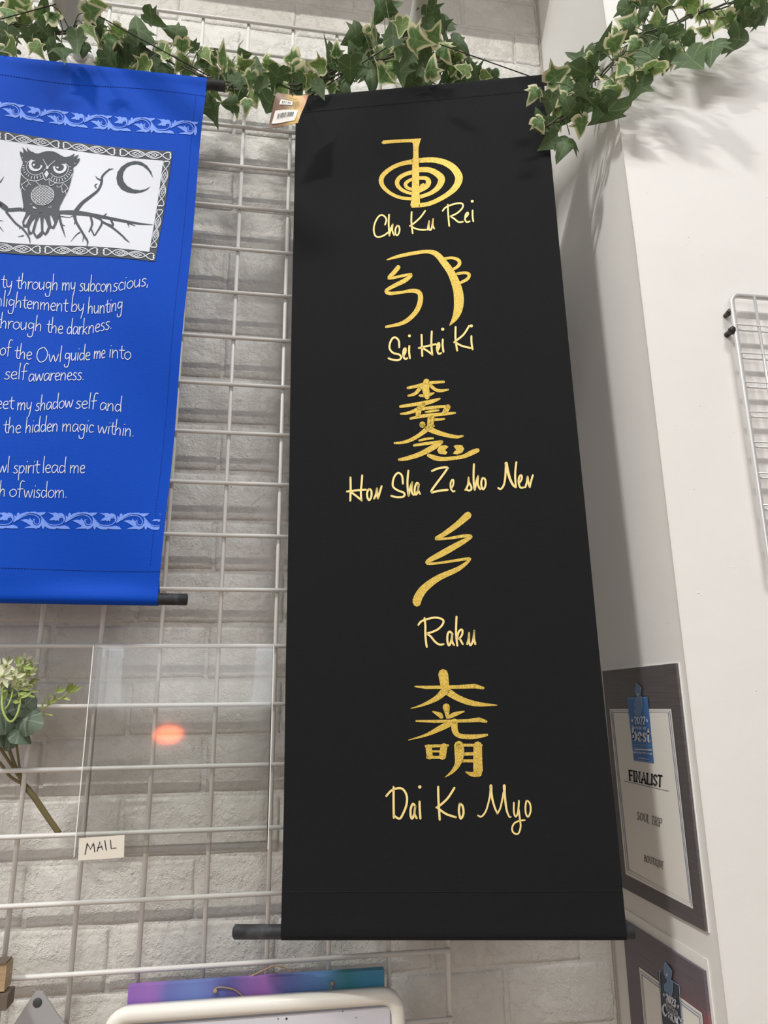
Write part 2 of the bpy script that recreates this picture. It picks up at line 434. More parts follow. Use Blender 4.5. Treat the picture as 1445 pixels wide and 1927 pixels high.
for k in range(k0, 24):
    z = zj + (k + .5) * CP
    off = (0 if k % 2 == 0 else BL / 2) + .2111 + R_.uniform(-.006, .006) + BL / 2
    i = 2
    while True:
        x = off + i * BL
        if x < -.62: break
        if x + BL / 2 < XP + .002:
            o = bpy.data.objects.new('brick', R_.choice(BM)); col.objects.link(o); o.parent = wall
            o.location = (x, YW, z + R_.uniform(-.0015, .0015)); o.rotation_euler = (0, R_.uniform(-.006, .006), 0)
        elif x - BL / 2 < XP - .05:            # cut brick at the corner
            w = XP - (x - BL / 2) - .004
            o = bpy.data.objects.new('brick', R_.choice(BH)); col.objects.link(o); o.parent = wall
            o.location = (x - BL / 2 + w / 2, YW, z); o.scale = (w / (BL / 2 - .004), 1, 1)
        i -= 1
# pier: side face and front face, edge leaning a touch as measured
edge = [(-.191, 0), (-.191, -.40 + OZ), (-.1862, .07 + OZ), (-.1818, .55 + OZ), (-.168, 1.0 + OZ), (-.160, H)]
V = []; Fc = []
for y, z in edge: V += [(XP, YW + .05, z), (XP, y, z), (XP + .0006, y - .0006, z), (X1, y, z), (X1, YW + .05, z)]
for i in range(len(edge) - 1):
    for k in range(4): a = i * 5 + k; Fc.append((a, a + 1, a + 6, a + 5))
pier = mk('wall_right', V, Fc, M['plaster']); pier['kind'] = 'structure'
tag(pier, 'smooth white plastered pier jutting out beside the brick wall')
V = []; Fc = []
for i, (y, z) in enumerate(edge):
    V += [(XP - .0005, y + .0022, z), (XP - .0012, y - .0012, z), (XP + .0022, y - .0005, z)]
    if i: a = (i - 1) * 3; Fc += [(a, a + 1, a + 4, a + 3), (a + 1, a + 2, a + 5, a + 4)]
o = mk('trim_1', V, Fc, M['corner_bead']); o['kind'] = 'structure'
mb = MB(); pts = [(XP - .003, YW - .0035, z / 10 * H) for z in range(11)]
mb.tube(pts, .0012, 6); o = mb.build('trim_2', M['caulk'], None, True); o['kind'] = 'structure'
o = MB().box((X0 + .01, YW - .30, 1.448 + OZ), (XP + .01, YW - .003, 1.75 + OZ)).build('shade_soffit', M['plaster']); o['kind'] = 'structure'  # unseen soffit, added to cast the shade band across the wall top
plane('floor', [(X0, Y0, 0), (X1, Y0, 0), (X1, YW + .05, 0), (X0, YW + .05, 0)], M['floor'])
plane('ceiling', [(X0, YW + .05, H), (X1, YW + .05, H), (X1, Y0, H), (X0, Y0, H)], M['ceiling'])
plane('wall_left', [(X0, Y0, 0), (X0, YW + .05, 0), (X0, YW + .05, H), (X0, Y0, H)], M['far_wall'])
plane('wall_far_right', [(X1, YW + .05, 0), (X1, Y0, 0), (X1, Y0, H), (X1, YW + .05, H)], M['far_wall'])
plane('wall_front', [(X1, Y0 - .05, 0), (X0, Y0 - .05, 0), (X0, Y0 - .05, H), (X1, Y0 - .05, H)], M['far_wall'])
for i, (x, y, ln_, p_, c_) in enumerate(TUBES):
    t = empty('tube_lamp', (x, y, H), ['warm white tube lamp on the right ceiling, farther from the brick wall', 'cool white tube lamp on the right ceiling, nearer the brick wall', 'warm white tube lamp on the left ceiling, farther from the brick wall', 'cool white tube lamp on the left ceiling, nearer the brick wall'][i], 'lamp', 'ceiling tube lamps')
    MB().box((x - ln_ / 2 - .04, y - .03, H - .05), (x + ln_ / 2 + .04, y + .03, H - .001)).build('housing', M['whiteframe'], t)

# ------------------------------------------------------------------ wire grid on the brick wall
G = .0762; WR = .0030
grid = empty('grid_panel', (0.3, 0, OZ), 'white coated wire grid panel fixed in front of the painted brick wall', 'wire grid')
zt = 13.86 * G + OZ
xs0, xs1 = -8, 7
for i in range(xs0, xs1 + 1):
    x = i * G; r = WR if i < xs1 else WR * 1.25
    zlo = -.62 + OZ
    MB().tube([(x, .0058, zlo), (x, .0058, zt)], r, 10).build('vertical_wire', M['wire'], grid, True)
rows = list(range(-13, 9))
for j in rows + [-13.86]:
    z = -j * G + OZ
    MB().tube([(xs0 * G - .01, 0, z), (xs1 * G + .002, 0, z)], WR, 10).build('horizontal_wire', M['wire'], grid, True)
for (x, z) in [(-3 * G, 11.5 * G), (5 * G, 12.5 * G), (6 * G, -6.5 * G), (-3 * G, -6.5 * G), (-3 * G, 2.5 * G), (6 * G, 3.5 * G)]:
    MB().tube([(x, .010, z + OZ), (x, YW - .0025, z + OZ)], .006, 10).build('wall_bracket', M['wire'], grid, True)

# ------------------------------------------------------------------ banners
class Banner:
    def __init__(s, TL, TR, BR, BL_, wave, rr, hem, bul):
        s.bul = bul
        s.c = [Vector(p) for p in (TL, TR, BR, BL_)]
        s.wave = wave; s.rr = rr; s.hem = hem
        s.n = (s.c[1] - s.c[0]).cross(s.c[3] - s.c[0]).normalized()
        if s.n.y > 0: s.n = -s.n                # towards the room
        s.w = (s.c[1] - s.c[0]).length; s.h = (s.c[3] - s.c[0]).length
        s.ex = (s.c[1] - s.c[0]) / s.w; s.ey = (s.c[3] - s.c[0]) / s.h
    def uv(s, px, py):                          # measured pixel -> cloth coordinates (0..1)
        P = onP(px, py, s.c[0], s.n) - s.c[0]
        a = P.dot(s.ex); b = P.dot(s.ey); k = s.ex.dot(s.ey); d = 1 - k * k
        uu = (a - k * b) / d; vv = (b - k * a) / d
        # corners are not an exact parallelogram: correct with the bilinear form
        u, v = uu / s.w, vv / s.h
        for _ in range(6):
            Q = s.flat(u, v) - s.c[0] - P
            u -= Q.dot(s.ex) / s.w; v -= Q.dot(s.ey) / s.h
        return u, v
    def flat(s, u, v):
        a, b, c, d = s.c
        return a * (1 - u) * (1 - v) + b * u * (1 - v) + c * u * v + d * (1 - u) * v
    def pt(s, u, v, off=0):
        y = v * s.h; r = s.rr
        b = 0
        for d in (y, s.h - y):
            if d < r: b -= r - math.sqrt(max(r * r - (r - d) ** 2, 0))
            if d < 3.2 * r: b += s.bul * r * (.5 + .5 * math.cos(PI * (d - r) / (2.2 * r))) if d > r else s.bul * r
        return s.flat(u, v) + s.n * (b + s.wave(u, v) * s.damp(v) + off)
    def damp(s, v):
        d = min(v, 1 - v) * s.h; t = min(max((d - s.rr) / (3 * s.rr), 0), 1); return t * t * (3 - 2 * t)
    def cloth(s, parent, m_, nu=40, nv=120):
        V = []; Fc = []
        vs = []
        for j in range(nv + 1): vs.append(j / nv)
        r = s.rr / s.h
        vs += [r * t for t in (.05, .15, .3, .5, .75, 1.3, 1.7, 2.3)] + [1 - r * t for t in (.05, .15, .3, .5, .75, 1.3, 1.7, 2.3)]
        vs = sorted(set(vs)); nv = len(vs) - 1
        for v in vs:
            for i in range(nu + 1): V.append(s.pt(i / nu, v))
        for j in range(nv):
            for i in range(nu):
                a = j * (nu + 1) + i; Fc.append((a, a + nu + 1, a + nu + 2, a + 1))
        # rear sheet of each hem, wrapping the rod
        for top in (True, False):
            base = len(V); prof = []
            for k in range(4, 9):
                a = PI * k / 8
                prof.append((s.rr * (1 - math.sin(a)) if a < PI / 2 else s.rr * (1 - math.sin(a)), -s.rr + s.rr * math.cos(a) + s.bul * s.rr))
            prof.append((s.hem, .0))
            for d, dep in prof:
                v = d / s.h if top else 1 - d / s.h
                for i in range(nu + 1):
                    u = i / nu
                    V.append(s.flat(u, v) + s.n * (dep + (s.wave(u, v) * s.damp(v) - .0012 if d > 2.1 * s.rr else 0)))
            for j in range(len(prof) - 1):
                for i in range(nu):
                    a = base + j * (nu + 1) + i; Fc.append((a, a + 1, a + nu + 2, a + nu + 1))
        o = mk('cloth', V, Fc, m_, parent, True)
        return o
    def ink(s, tf, off=.0006, umax=9):                  # tf: art coordinates -> photo pixels
        def fn(x, y):
            px, py = tf(x, y); u, v = s.uv(px, py); return s.pt(min(u, umax), v, off)
        return fn
def crop(ox, oy, sc): return lambda x, y: (ox + x / sc, oy + y / sc)

# ---- black banner
kf = .855
def near(P): P = Vector((P[0], P[1], P[2] + OZ)); return CAM + (P - CAM) * kf
def wave_b(u, v):
    return (.0022 * math.sin(2.3 * u + 5 * v) * v + .0016 * math.sin(9 * v + 1) * (u - .5) + .0012 * math.sin(14 * v * v + 3 * u) * (abs(u - .5) * 2) ** 2
            + .0016 * math.sin(26 * v + 4 * u) * max(0, v - .86) * 5 * u)
BT = [onP(u, v, near((.3211, .1212, 1.0343)), (near((.7632, .0178, 1.0379)) - near((.3211, .1212, 1.0343))).cross(near((.3229, .0798, -.3782)) - near((.3211, .1212, 1.0343))).normalized())
      for u, v in [(557, 179), (1021, 136), (1181, 1773), (528, 1773)]]
black = Banner(BT[0], BT[1], BT[2], BT[3], wave_b, .0085, .035, .06)
bb = empty('symbol_banner', (BT[2] + BT[3]) / 2, 'long black cloth banner with five gold symbols hanging in front of the wire grid', 'banner')
black.cloth(bb, M['black_cloth'], 30, 90)
a, b = black.c[0], black.c[1]; e = (b - a).normalized(); dn = black.ey * .0085 - black.n * .0080
MB().lathe(a + dn - e * .004, e, [(0, .005), (.001, .0078), ((b - a).length + .012, .0078), ((b - a).length + .014, .005)], 20).build('top_rod', M['rod'], bb, True)
a, b = black.c[3], black.c[2]; e = (b - a).normalized(); dn = -black.ey * .0085 - black.n * .0080
MB().lathe(a + dn - e * .0575, e, [(0, .0055), (.002, .0078), ((b - a).length + .066, .0078), ((b - a).length + .068, .0055)], 24).build('bottom_rod', M['rod'], bb, True)
# stitch lines of the two hems
for v in (.030, .958):
    mb = MB()
    for k in range(0, 90): mb.tube([black.pt((k + .1) / 90, v, .0004), (black.pt((k + .75) / 90, v, .0004))], .00035, 4)
    mb.build('hem_stitching', M['stitch_black'], bb, kind='stuff')
APB = onY(776, 66, -.09)
cordp = [black.pt(.02, 0, -.004), APB + Vector((-.012, 0, -.004)), APB + Vector((0, -.004, .006)), APB + Vector((.014, 0, -.003)), black.pt(.985, 0, -.004)]
MB().tube(cordp, .0009, 6).build('hanging_cord', M['cord'], bb, True)
def art(groups, fn, name, m_, parent):
    """groups: (origin x, origin y, scale, pen width, strokes, polygons), traced at different magnifications"""
    k = Ink()
    for ox, oy, sc, w, sts, *pl_ in groups:
        T = lambda q: (ox + q[0] / sc, oy + q[1] / sc)
        for st in sts:
            sm = not st.startswith('!'); P = [(*T(q), (q[2] if len(q) > 2 else w) / sc) for q in S(st.lstrip('!'))]
            if len(P) == 1: k.dot(P[0][0], P[0][1], P[0][2] / 2, 12)
            else: k.stroke(P, w, sm)
        for p_ in (pl_[0] if pl_ else []): k.poly([T(q) for q in S(p_)])
    return k.build(fn, name, m_, parent)
PXB = lambda off=.0006: black.ink(lambda x, y: (x, y), off)
GSYM = [
 [(700, 250, 8.028, 60, ['700,425,70 900,415,78 1080,450,90 1220,530,105 1300,640,115 1310,720,112 1260,830,95 1150,930,75 1000,1020,68 850,1080,65 700,1103,62',
   '625,440,74 450,472,64 300,535,62 180,630,68 138,720,72 170,820,62 280,920,52 430,985,48 610,1005,45', '700,565,75 850,565,80 960,610,90 1040,680,105 1045,745,100 990,840,80 880,920,60 710,978,55',
   '625,598,65 520,625,60 420,680,62 378,750,66 400,820,60 480,885,50 610,930,42', '705,690,55 800,690,58 850,725,75 845,785,80 800,840,60 715,888,48', '620,700,44 540,740,50 505,790,55 540,840,50 615,862,40', '715,840,44 800,792,30', '735,800,24 775,775,24'],
   ['140,155 170,120 240,112 480,102 620,98 742,88 725,140 705,220 700,300 706,400 712,700 716,900 725,1060 722,1132 600,1137 580,1100 595,1010 600,900 605,700 608,500 605,410 622,380 622,230 618,165 600,150 540,148 280,162 170,175'])],
 [(640, 240, 2.6764, 8, ['236,669,6 290,652,16 370,635,18 440,627,18 485,640,28 525,685,34 560,735,38 590,810,46 598,870,50 592,925,42 575,965,26 552,996,5',
       '525,662,14 565,658,14 596,670,18 600,690,18 580,710,14 556,716,10', '590,737,14 630,733,14 650,742,16 640,764,16 608,782,14',
       '293,706,22 272,732,22 244,762,14 300,752,14 358,742,14 330,770,22 275,798,20 232,824,16 250,838,18 310,832,14 365,824,20 400,836,24 403,880,26 378,935,24 318,985,20 232,1006,12'])],
 [(735, 700, 8.028, 40, ['262,245,42 400,215,48 500,190,56 600,165,50 802,150,38', '540,150,96 530,250,105 540,320,100 550,378,78', '440,360,34 500,360,48', '600,340,50 655,318,22', '450,240,60 370,330,50 270,362,32', '600,205,50 680,270,50 760,285,46 868,268,28',
   '150,525,44 350,495,52 520,470,66 640,440,58 740,405,28', '500,490,70 400,570,60 270,620,46 155,635,28', '470,560,48 700,530,46 880,518,44', '!868,528,78 820,600,80', '!432,550,76 415,650,78', '300,705,36 500,665,52 800,635,50 972,618,30',
   '525,605,22 640,590,38 728,580,22', '650,720,48 740,718,36 812,708,28', '!610,680,98 600,780,98 600,840,96', '!625,805,40 650,815,34', '480,792,90 478,800,90', '560,855,80 440,950,62 300,1030,54 160,1070,42 60,1075,30', '560,850,84 680,905,76 850,955,64 1000,980,50 1088,965,30',
   '435,1035,34 550,1010,38 640,1002,30', '355,1110,38 550,1080,46 770,1050,40', '770,1058,54 640,1140,84 450,1240,74 250,1305,62 130,1325,40', '575,1260,54 680,1300,74 800,1315,60 950,1300,56 1100,1275,60 1230,1215,78 1312,1182,66'],
   ['875,1130 830,1105 740,1115 700,1180 730,1235 830,1248 860,1215 822,1180', '948,1118 1000,1098 1080,1105 1112,1160 1080,1220 1000,1245 942,1232 960,1200 992,1175'])],
 [(640, 940, 2.92, 20, ['702,86,40 640,140,32 570,190,26 524,216,14 600,212,14 680,200,18 722,203,14 660,240,30 560,296,34 480,340,22 500,352,14 600,340,14 690,326,16 712,330,14 650,380,26 540,430,34 460,490,44 425,545,48 422,565,46'])],
 [(640, 940, 2.92, 14, ['!412,1027,8 470,1032,18 650,1030,20 740,1025,26 786,1036,14', '!566,958,54 572,1000,50 580,1050,44', '580,1045,44 530,1092,30 450,1130,14 388,1148,4', '590,1055,40 650,1092,34 740,1122,28 862,1130,5',
       '!583,1140,40 586,1165,28 590,1198,16', '508,1165,6 545,1182,26 556,1194,22', '680,1165,8 630,1180,24 600,1196,18', '!418,1217,10 520,1219,16 700,1216,18 765,1210,26 802,1220,14',
       '595,1235,34 540,1262,30 470,1295,16 375,1322,4', '628,1220,34 630,1268,34 655,1298,26 730,1304,26 806,1294,14',
       '!486,1362,34 492,1412,34', '!570,1358,38 562,1412,38', '!472,1356,16 590,1352,16', '!490,1384,12 570,1384,12', '!480,1417,16 575,1416,14',
       '652,1352,52 655,1400,52 645,1455,32 615,1497,18 578,1525,5', '!640,1350,16 775,1350,16', '!756,1352,46 756,1440,50 758,1490,52', '760,1505,40 725,1510,26 692,1498,8', '!680,1399,18 740,1397,18', '!670,1436,16 740,1436,18'])],
]
for g_ in GSYM: art(g_, PXB(), 'gold_symbol', M['gold'], bb)
GTXT = [
 [(690, 370, 6.881, 21, ['238,370 255,300 215,250 160,258 110,340 92,430 110,510 160,530 230,505 275,470', '290,240 285,350 293,515', '293,515 310,430 338,365', '338,365 330,440 355,505', '395,380 372,430 375,490 400,505 425,450 420,395 395,380',
   '582,205 578,330 595,480', '757,190 690,280 600,360 560,385', '575,390 620,415 700,435 765,435', '787,435 800,370 808,320', '808,320 805,400 818,440 842,410 860,295', '860,295 855,370 873,420', '983,190 1030,140 1150,97 1235,97 1240,150 1170,220 1085,260', '1085,262 1130,290 1190,335 1245,330', '1050,110 1055,240 1068,385',
   '1275,280 1310,240 1308,212 1282,235 1272,300 1295,335 1332,325', '1370,185 1370,260 1380,325', '1366,66,38'])],
 [(720, 600, 8.028, 29, ['250,435 245,340 200,290 150,300 110,380 108,460 160,520 250,545 280,590 240,628 160,625 90,602', '320,560 345,505 345,452 320,470 310,540 322,592 345,610 372,600', '403,415 400,500 412,600', '405,262,44', '588,245 592,400 598,565', '742,195 735,350 742,480 750,545', '548,445 650,420 802,385', '600,445 680,490 752,545',
   '830,485 855,425 852,368 828,390 820,460 838,522 860,530 882,520', '908,315 905,400 918,500', '907,160,48', '1102,125 1100,300 1125,480', '1307,108 1220,240 1110,330 1080,355', '1105,360 1200,410 1328,440', '1340,262 1342,360 1358,460', '1340,108,46'])],
 [(645, 880, 7.811, 29, ['113,145 115,300 110,485', '285,115 275,250 265,350 272,480', '62,352 200,335 340,325', '115,358 190,410 278,482', '385,312 360,360 362,440 390,478 420,420 418,340 385,312', '460,455 488,390 503,305', '503,305 505,380 515,455', '515,455 545,360 570,275',
   '883,235 870,120 810,78 750,150 735,270 800,330 900,372 892,425 800,435 712,415', '963,45 950,200 955,330 968,415', '968,415 990,300 1020,215', '1020,215 1010,300 1018,370 1042,400', '1120,250 1090,222 1060,290 1058,370 1080,395 1105,330 1115,250', '1115,250 1108,330 1135,385']),
  (800, 870, 20.643, 82, ['265,335 500,235 790,190 880,220', '860,245 650,540 400,870 250,1090 250,1150', '265,1170 550,1100 870,1070', '1030,990,66 1090,860,66 1095,700,66 1045,680,66 985,820,66 1000,1020,66 1080,1125,66 1145,1110,66']),
  (860, 860, 9.03, 33, ['195,345 200,420 240,500 240,550 200,568 155,550', '195,345 190,450 165,520 140,558', '287,120 280,300 285,450 300,560', '300,560 325,430 358,320', '358,320 350,440 370,510 395,545', '435,350 412,420 418,510 450,545 485,470 478,380 435,350', '700,525 745,540 795,470 820,330 830,110',
    '835,105,56 855,210,50 900,370,42 950,470,38 990,510,36', '1000,510 988,350 992,220 1008,85', '1050,450 1095,380 1098,315 1065,320 1045,400 1060,490 1092,522 1130,515', '1160,510 1185,430 1200,330', '1200,330 1210,420 1235,512', '1235,512 1255,420 1288,308'])],
 [(780, 1150, 11.115, 42, ['80,285 130,220 220,178 400,135 520,145 600,190 590,270 500,370 380,430 250,468', '270,480 340,530 420,630 500,690 555,700 605,690', '208,145 225,300 225,480 238,640 255,745', '795,480 735,425 695,475 685,600 705,700 735,705 770,600 785,480', '785,480 782,600 800,670 825,705', '878,115 870,300 870,500 895,720',
   '885,570 920,440 970,385 1003,410 990,500 930,580', '945,575 980,640 1010,690', '1102,690 1130,580 1140,455', '1140,455 1138,600 1150,680 1175,712 1215,640 1240,520 1248,410', '1248,410 1243,560 1272,690'])],
 [(715, 1465, 8.5, 35, ['100,282 160,212 220,175 320,155 390,200 430,300 420,430 370,560 310,645 215,590', '216,140 216,400 220,630', '565,450 525,405 490,490 490,600 515,645 545,570 560,455', '562,450 550,560 585,635', '632,372 635,500 645,640', '635,137,54', '930,135 935,350 955,660', '1190,152 1080,320 960,430 905,465', '930,480 1060,570 1212,620', '1275,405 1262,520 1290,645 1335,560 1320,440 1275,405']),
  (880, 1465, 11.115, 36, ['215,775 290,795 380,680 440,480 468,330 478,160', '485,155,64 490,280,56 520,450,44 570,620,40 620,730,34', '620,735 680,620 720,450 748,290', '765,155,66 770,300,50 790,500,46 820,680,40 870,800,34 905,800,22', '965,505 965,700 1000,795 1040,740 1062,600 1070,465', '1068,650 1090,850 1105,1000 1070,1130 1010,1160 940,1110 930,1020 980,930 1090,880 1190,868', '1225,465 1205,600 1215,730 1260,800 1310,700 1310,560 1270,480 1225,465'])],
]
for g_ in GTXT: art(g_, PXB(), 'gold_lettering', M['gold_text'], bb)

# ---- blue banner
BW = .412
TRb = onY(390, 144, -.08); BRb = onY(296, 1139, -.08)
TLb = TRb + Vector((-BW, 0, -.004)); BLb = BRb + Vector((-BW + .012, 0, .003))
def wave_l(u, v):
    return (.0030 * math.sin(4.2 * v + 7 * u) * (.4 + u) + .0022 * math.sin(15 * v - 6 * u) * u * u + .0015 * math.sin(11 * u + 2 * v) + .0042 * math.sin(10 * (1.7 * v - .9 * u) + 1.2) * max(0, u - .35) * 1.5)
blue = Banner(TLb, TRb, BRb, BLb, wave_l, .0085, .03, .28)
lb = empty('owl_banner', (BRb + BLb) / 2, 'royal blue cloth banner with an owl on a branch and white verse', 'banner')
blue.cloth(lb, M['blue_cloth'], 44, 90)
a, b = blue.c[0], blue.c[1]; e = (b - a).normalized()
MB().lathe(a + blue.ey * .0085 - blue.n * .0062 - e * .03, e, [(0, .006), (.001, .008), ((b - a).length + .056, .008), ((b - a).length + .057, .006)], 24).build('top_rod', M['rod'], lb, True)
a, b = blue.c[3], blue.c[2]; e = (b - a).normalized()
MB().lathe(a - blue.ey * .0085 - blue.n * .0062 - e * .035, e, [(0, .006), (.001, .0075), ((b - a).length + .069, .0075), ((b - a).length + .070, .006)], 24).build('bottom_rod', M['rod'], lb, True)
for v in (.047, .948):
    mb = MB()
    for k in range(0, 110): mb.tube([blue.pt((k + .1) / 110, v, .0004), blue.pt((k + .7) / 110, v, .0004)], .0004, 4)
    mb.build('hem_stitching', M['stitch_blue'], lb, kind='stuff')
mb = MB()
for k in range(0, 170): mb.tube([blue.pt(.968, .05 + .89 * (k + .1) / 170, .0004), blue.pt(.968, .05 + .89 * (k + .6) / 170, .0004)], .0003, 4)
mb.build('hem_stitching', M['stitch_blue'], lb, kind='stuff')
APL = onY(133, 2, -.085)
hk = blue.c[1] + Vector((.003, -.002, -.001))
hk2 = blue.c[0] + Vector((-.003, -.002, -.001))
MB().tube([hk2, APL + Vector((-.014, 0, -.006)), APL + Vector((0, -.002, .006)), APL + Vector((.016, 0, -.008)), hk], .0009, 6).build('hanging_cord', M['cord'], lb, True)
ringp = [hk + Vector((.003 * math.cos(t), 0, .003 * math.sin(t))) for t in [2 * PI * k / 10 for k in range(10)]]
MB().tube(ringp, .0008, 6, closed=True).build('screw_eye', M['iron'], lb, True)
CO = crop(0, 180, 3.6125); CT = crop(0, 460, 2.753)
# frame of the owl picture, charcoal and white
def lerp(a, b, t): return (a[0] + (b[0] - a[0]) * t, a[1] + (b[1] - a[1]) * t)
# outer and inner corners in crop units (left corners lie outside the photograph)
oTR, iTR, iBR, oBR = (1176, 392), (1110, 448), (1018, 1076), (1056, 1142)
oTL, iTL, iBL, oBL = (-560, 165), (-500, 231), (-555, 938), (-600, 1010)
k = Ink(); k.poly([oTL, oTR, oBR, oBL]); k.build(blue.ink(CO, .0005), 'picture_border', M['grey_print'], lb)
def gridpoly(ink, a, b, c, d, nx, ny):          # subdivided so that it follows the cloth
    base = len(ink.V)
    for j in range(ny + 1):
        for i in range(nx + 1): ink.V.append(lerp(lerp(a, b, i / nx), lerp(d, c, i / nx), j / ny))
    for j in range(ny):
        for i in range(nx): q = base + j * (nx + 1) + i; ink.F.append((q, q + 1, q + nx + 2, q + nx + 1))
bpy.data.objects.remove([o for o in lb.children if o.name.startswith('picture_border')][0])
k = Ink(); gridpoly(k, oTL, oTR, oBR, oBL, 30, 20); k.build(blue.ink(CO, .0007), 'picture_border', M['grey_print'], lb)
k = Ink(); gridpoly(k, iTL, iTR, iBR, iBL, 30, 20); k.build(blue.ink(CO, .0010), 'picture_ground', M['white_print'], lb)
# knotwork running round the frame: each motif is two hearts and two knots
def motif(ink, A, B, nA, w):
    # A -> B axis, nA = half height vector
    L = (B[0] - A[0], B[1] - A[1])
    def q(t, s_): return (A[0] + L[0] * t + nA[0] * s_, A[1] + L[1] * t + nA[1] * s_)
    for sg in (1, -1):
        ink.stroke([q(t, s_ * sg) for t, s_ in [(.0, .25), (.015, .75), (.06, .9), (.12, .55), (.17, 0), (.22, -.5), (.30, -.85), (.38, -.8), (.45, -.45), (.5, 0), (.55, .45), (.62, .8), (.70, .85), (.78, .5), (.83, 0), (.88, -.55), (.94, -.9), (.985, -.75), (1, -.25)]], w)
        for c in (.35, .65):
            ink.stroke([q(c + .07 * math.cos(t) * 1.0, sg * .55 * math.sin(t)) for t in [PI * i / 8 for i in range(9)]], w * .7)
            ink.stroke([q(c - .115, 0), q(c - .05, sg * .3), q(c, 0), q(c + .05, -sg * .3), q(c + .115, 0)], w * .6)
    for c in (0.015, .985): ink.stroke([q(c, .45), q(c, -.45)], w * 1.3)
k = Ink()
def along(o1, o2, i1, i2, segs, w=6):
    for t0, t1 in segs:
        A = lerp(lerp(o1, o2, t0), lerp(i1, i2, t0), .5); B = lerp(lerp(o1, o2, t1), lerp(i1, i2, t1), .5)
        oo = lerp(o1, o2, (t0 + t1) / 2); ii = lerp(i1, i2, (t0 + t1) / 2)
        nA = ((oo[0] - ii[0]) * .38, (oo[1] - ii[1]) * .38)
        motif(k, A, B, nA, w)
# top edge: x from -560 to 1176, motifs at crop x (35..400),(425..780),(812..1165)
def tx(x, a, b): return (x - a[0]) / (b[0] - a[0])
topI1, topI2 = (-560, 240), (1176, 457); 
along((-560, 165), (1176, 392), topI1, topI2, [(tx(a_, (-560, 0), (1176, 0)), tx(b_, (-560, 0), (1176, 0))) for a_, b_ in ((-355, 5), (35, 400), (425, 780), (812, 1165))])
along((-600, 1010), (1056, 1142), (-600, 934), (1056, 1078), [(tx(a_, (-600, 0), (1056, 0)), tx(b_, (-600, 0), (1056, 0))) for a_, b_ in ((-500, -125), (-105, 275), (303, 672), (710, 1052))])
along((1176, 392), (1056, 1142), (1110, 392), (1018 - 12, 1142), [(.08, .475), (.505, .87)], 5)
k.build(blue.ink(CO, .0013), 'knotwork_border', M['white_print'], lb)
# owl, branch and moon
k = Ink()
k.poly(S('1040,557 1028,515 1000,475 960,448 915,440 865,450 822,478 797,515 790,556 798,600 825,636 865,655 915,662 965,652 1000,635 1022,612 990,632 950,640 905,634 865,612 840,580 832,548 838,512 858,482 890,466 930,462 970,475 1005,505'))
for st in ['0,738,26 50,770,24 150,768,24 290,800,26 400,798,24 520,806,32 640,825,24 800,856,20 940,876,14 1038,880,3', '-40,710,12 0,720,14 40,755,24', '515,800,30 560,740,24 620,690,20 668,645,16 690,590,16 695,545,14 735,502,10 770,490,2',
           '655,628,8 645,612,8 662,600,3', '685,575,12 660,560,8 650,545,3', '728,508,8 742,488,2', '508,815,24 520,865,18 548,915,16 580,970,16 602,1008,12 597,1040,3', '548,942,8 520,962,6 485,1002,2', '575,965,8 568,1008,3', '515,870,8 508,885,4',
           '620,832,14 632,890,14 610,942,6', '640,835,10 700,872,14 652,966,8', '622,915,10 645,965,10', '758,858,14 772,900,14 700,872,8', '700,872,16 768,912,14 835,968,12 855,990,12 885,1015,4', '705,835,12 730,812,3', '868,868,12 880,906,3', '878,878,10 922,895,3', '395,822,6 470,835,4 500,825,4',
           '400,805,16 420,885,16 448,970,3', '415,880,8 445,892,3', '40,785,16 100,858,14 150,898,14 192,955,12 202,998,3', '155,945,8 118,952,2', '130,885,6 128,900,3', '0,585,8 25,548,2', '-20,840,6 18,845,2', '-10,880,8 10,905,4 20,915,2',
           '-30,738,24 0,738,26']:
    k.stroke(S(st))
k.build(blue.ink(CO, .0015), 'branch_and_moon', M['grey_print'], lb, cell=24)
OWB = '165,225 175,238 230,265 228,225 210,155 255,195 308,255 295,195 290,155 330,205 385,245 390,232 440,265 500,270 570,245 640,225 700,220 770,228 840,255 900,295 960,325 1010,330 1040,312 1045,325 1100,295 1155,260 1140,305 1110,350 1170,310 1228,280 1205,330 1175,375 1250,345 1240,400 1190,475 1130,520 1135,600 1105,700 1095,780 1060,900 1045,960 990,1060 950,1140 900,1240 882,1320 900,1400 870,1470 850,1540 820,1600 790,1655 715,1635 690,1700 630,1765 582,1730 545,1780 470,1815 430,1770 395,1700 360,1735 315,1730 295,1600 215,1600 203,1500 250,1400 275,1330 225,1250 225,1200 210,1100 190,960 180,945 163,860 175,720 185,640 180,560 220,430 190,370 165,270'
OWH = ['370,1350 320,1385 250,1470 230,1540 270,1560 310,1470', '455,1425 380,1500 330,1600 340,1670 375,1700 400,1610', '530,1405 470,1520 425,1690 470,1765 550,1690 548,1560', '600,1425 640,1500 680,1610 630,1720 590,1680 590,1560', '708,1380 760,1450 800,1555 765,1610 740,1590 720,1480', '500,1350 580,1352 542,1390']
COW = crop(20, 260, 9.636)
k = Ink(); k.poly(S(OWB), [S(h) for h in OWH]); k.build(blue.ink(COW, .0018), 'owl_figure', M['grey_print'], lb, cell=60)
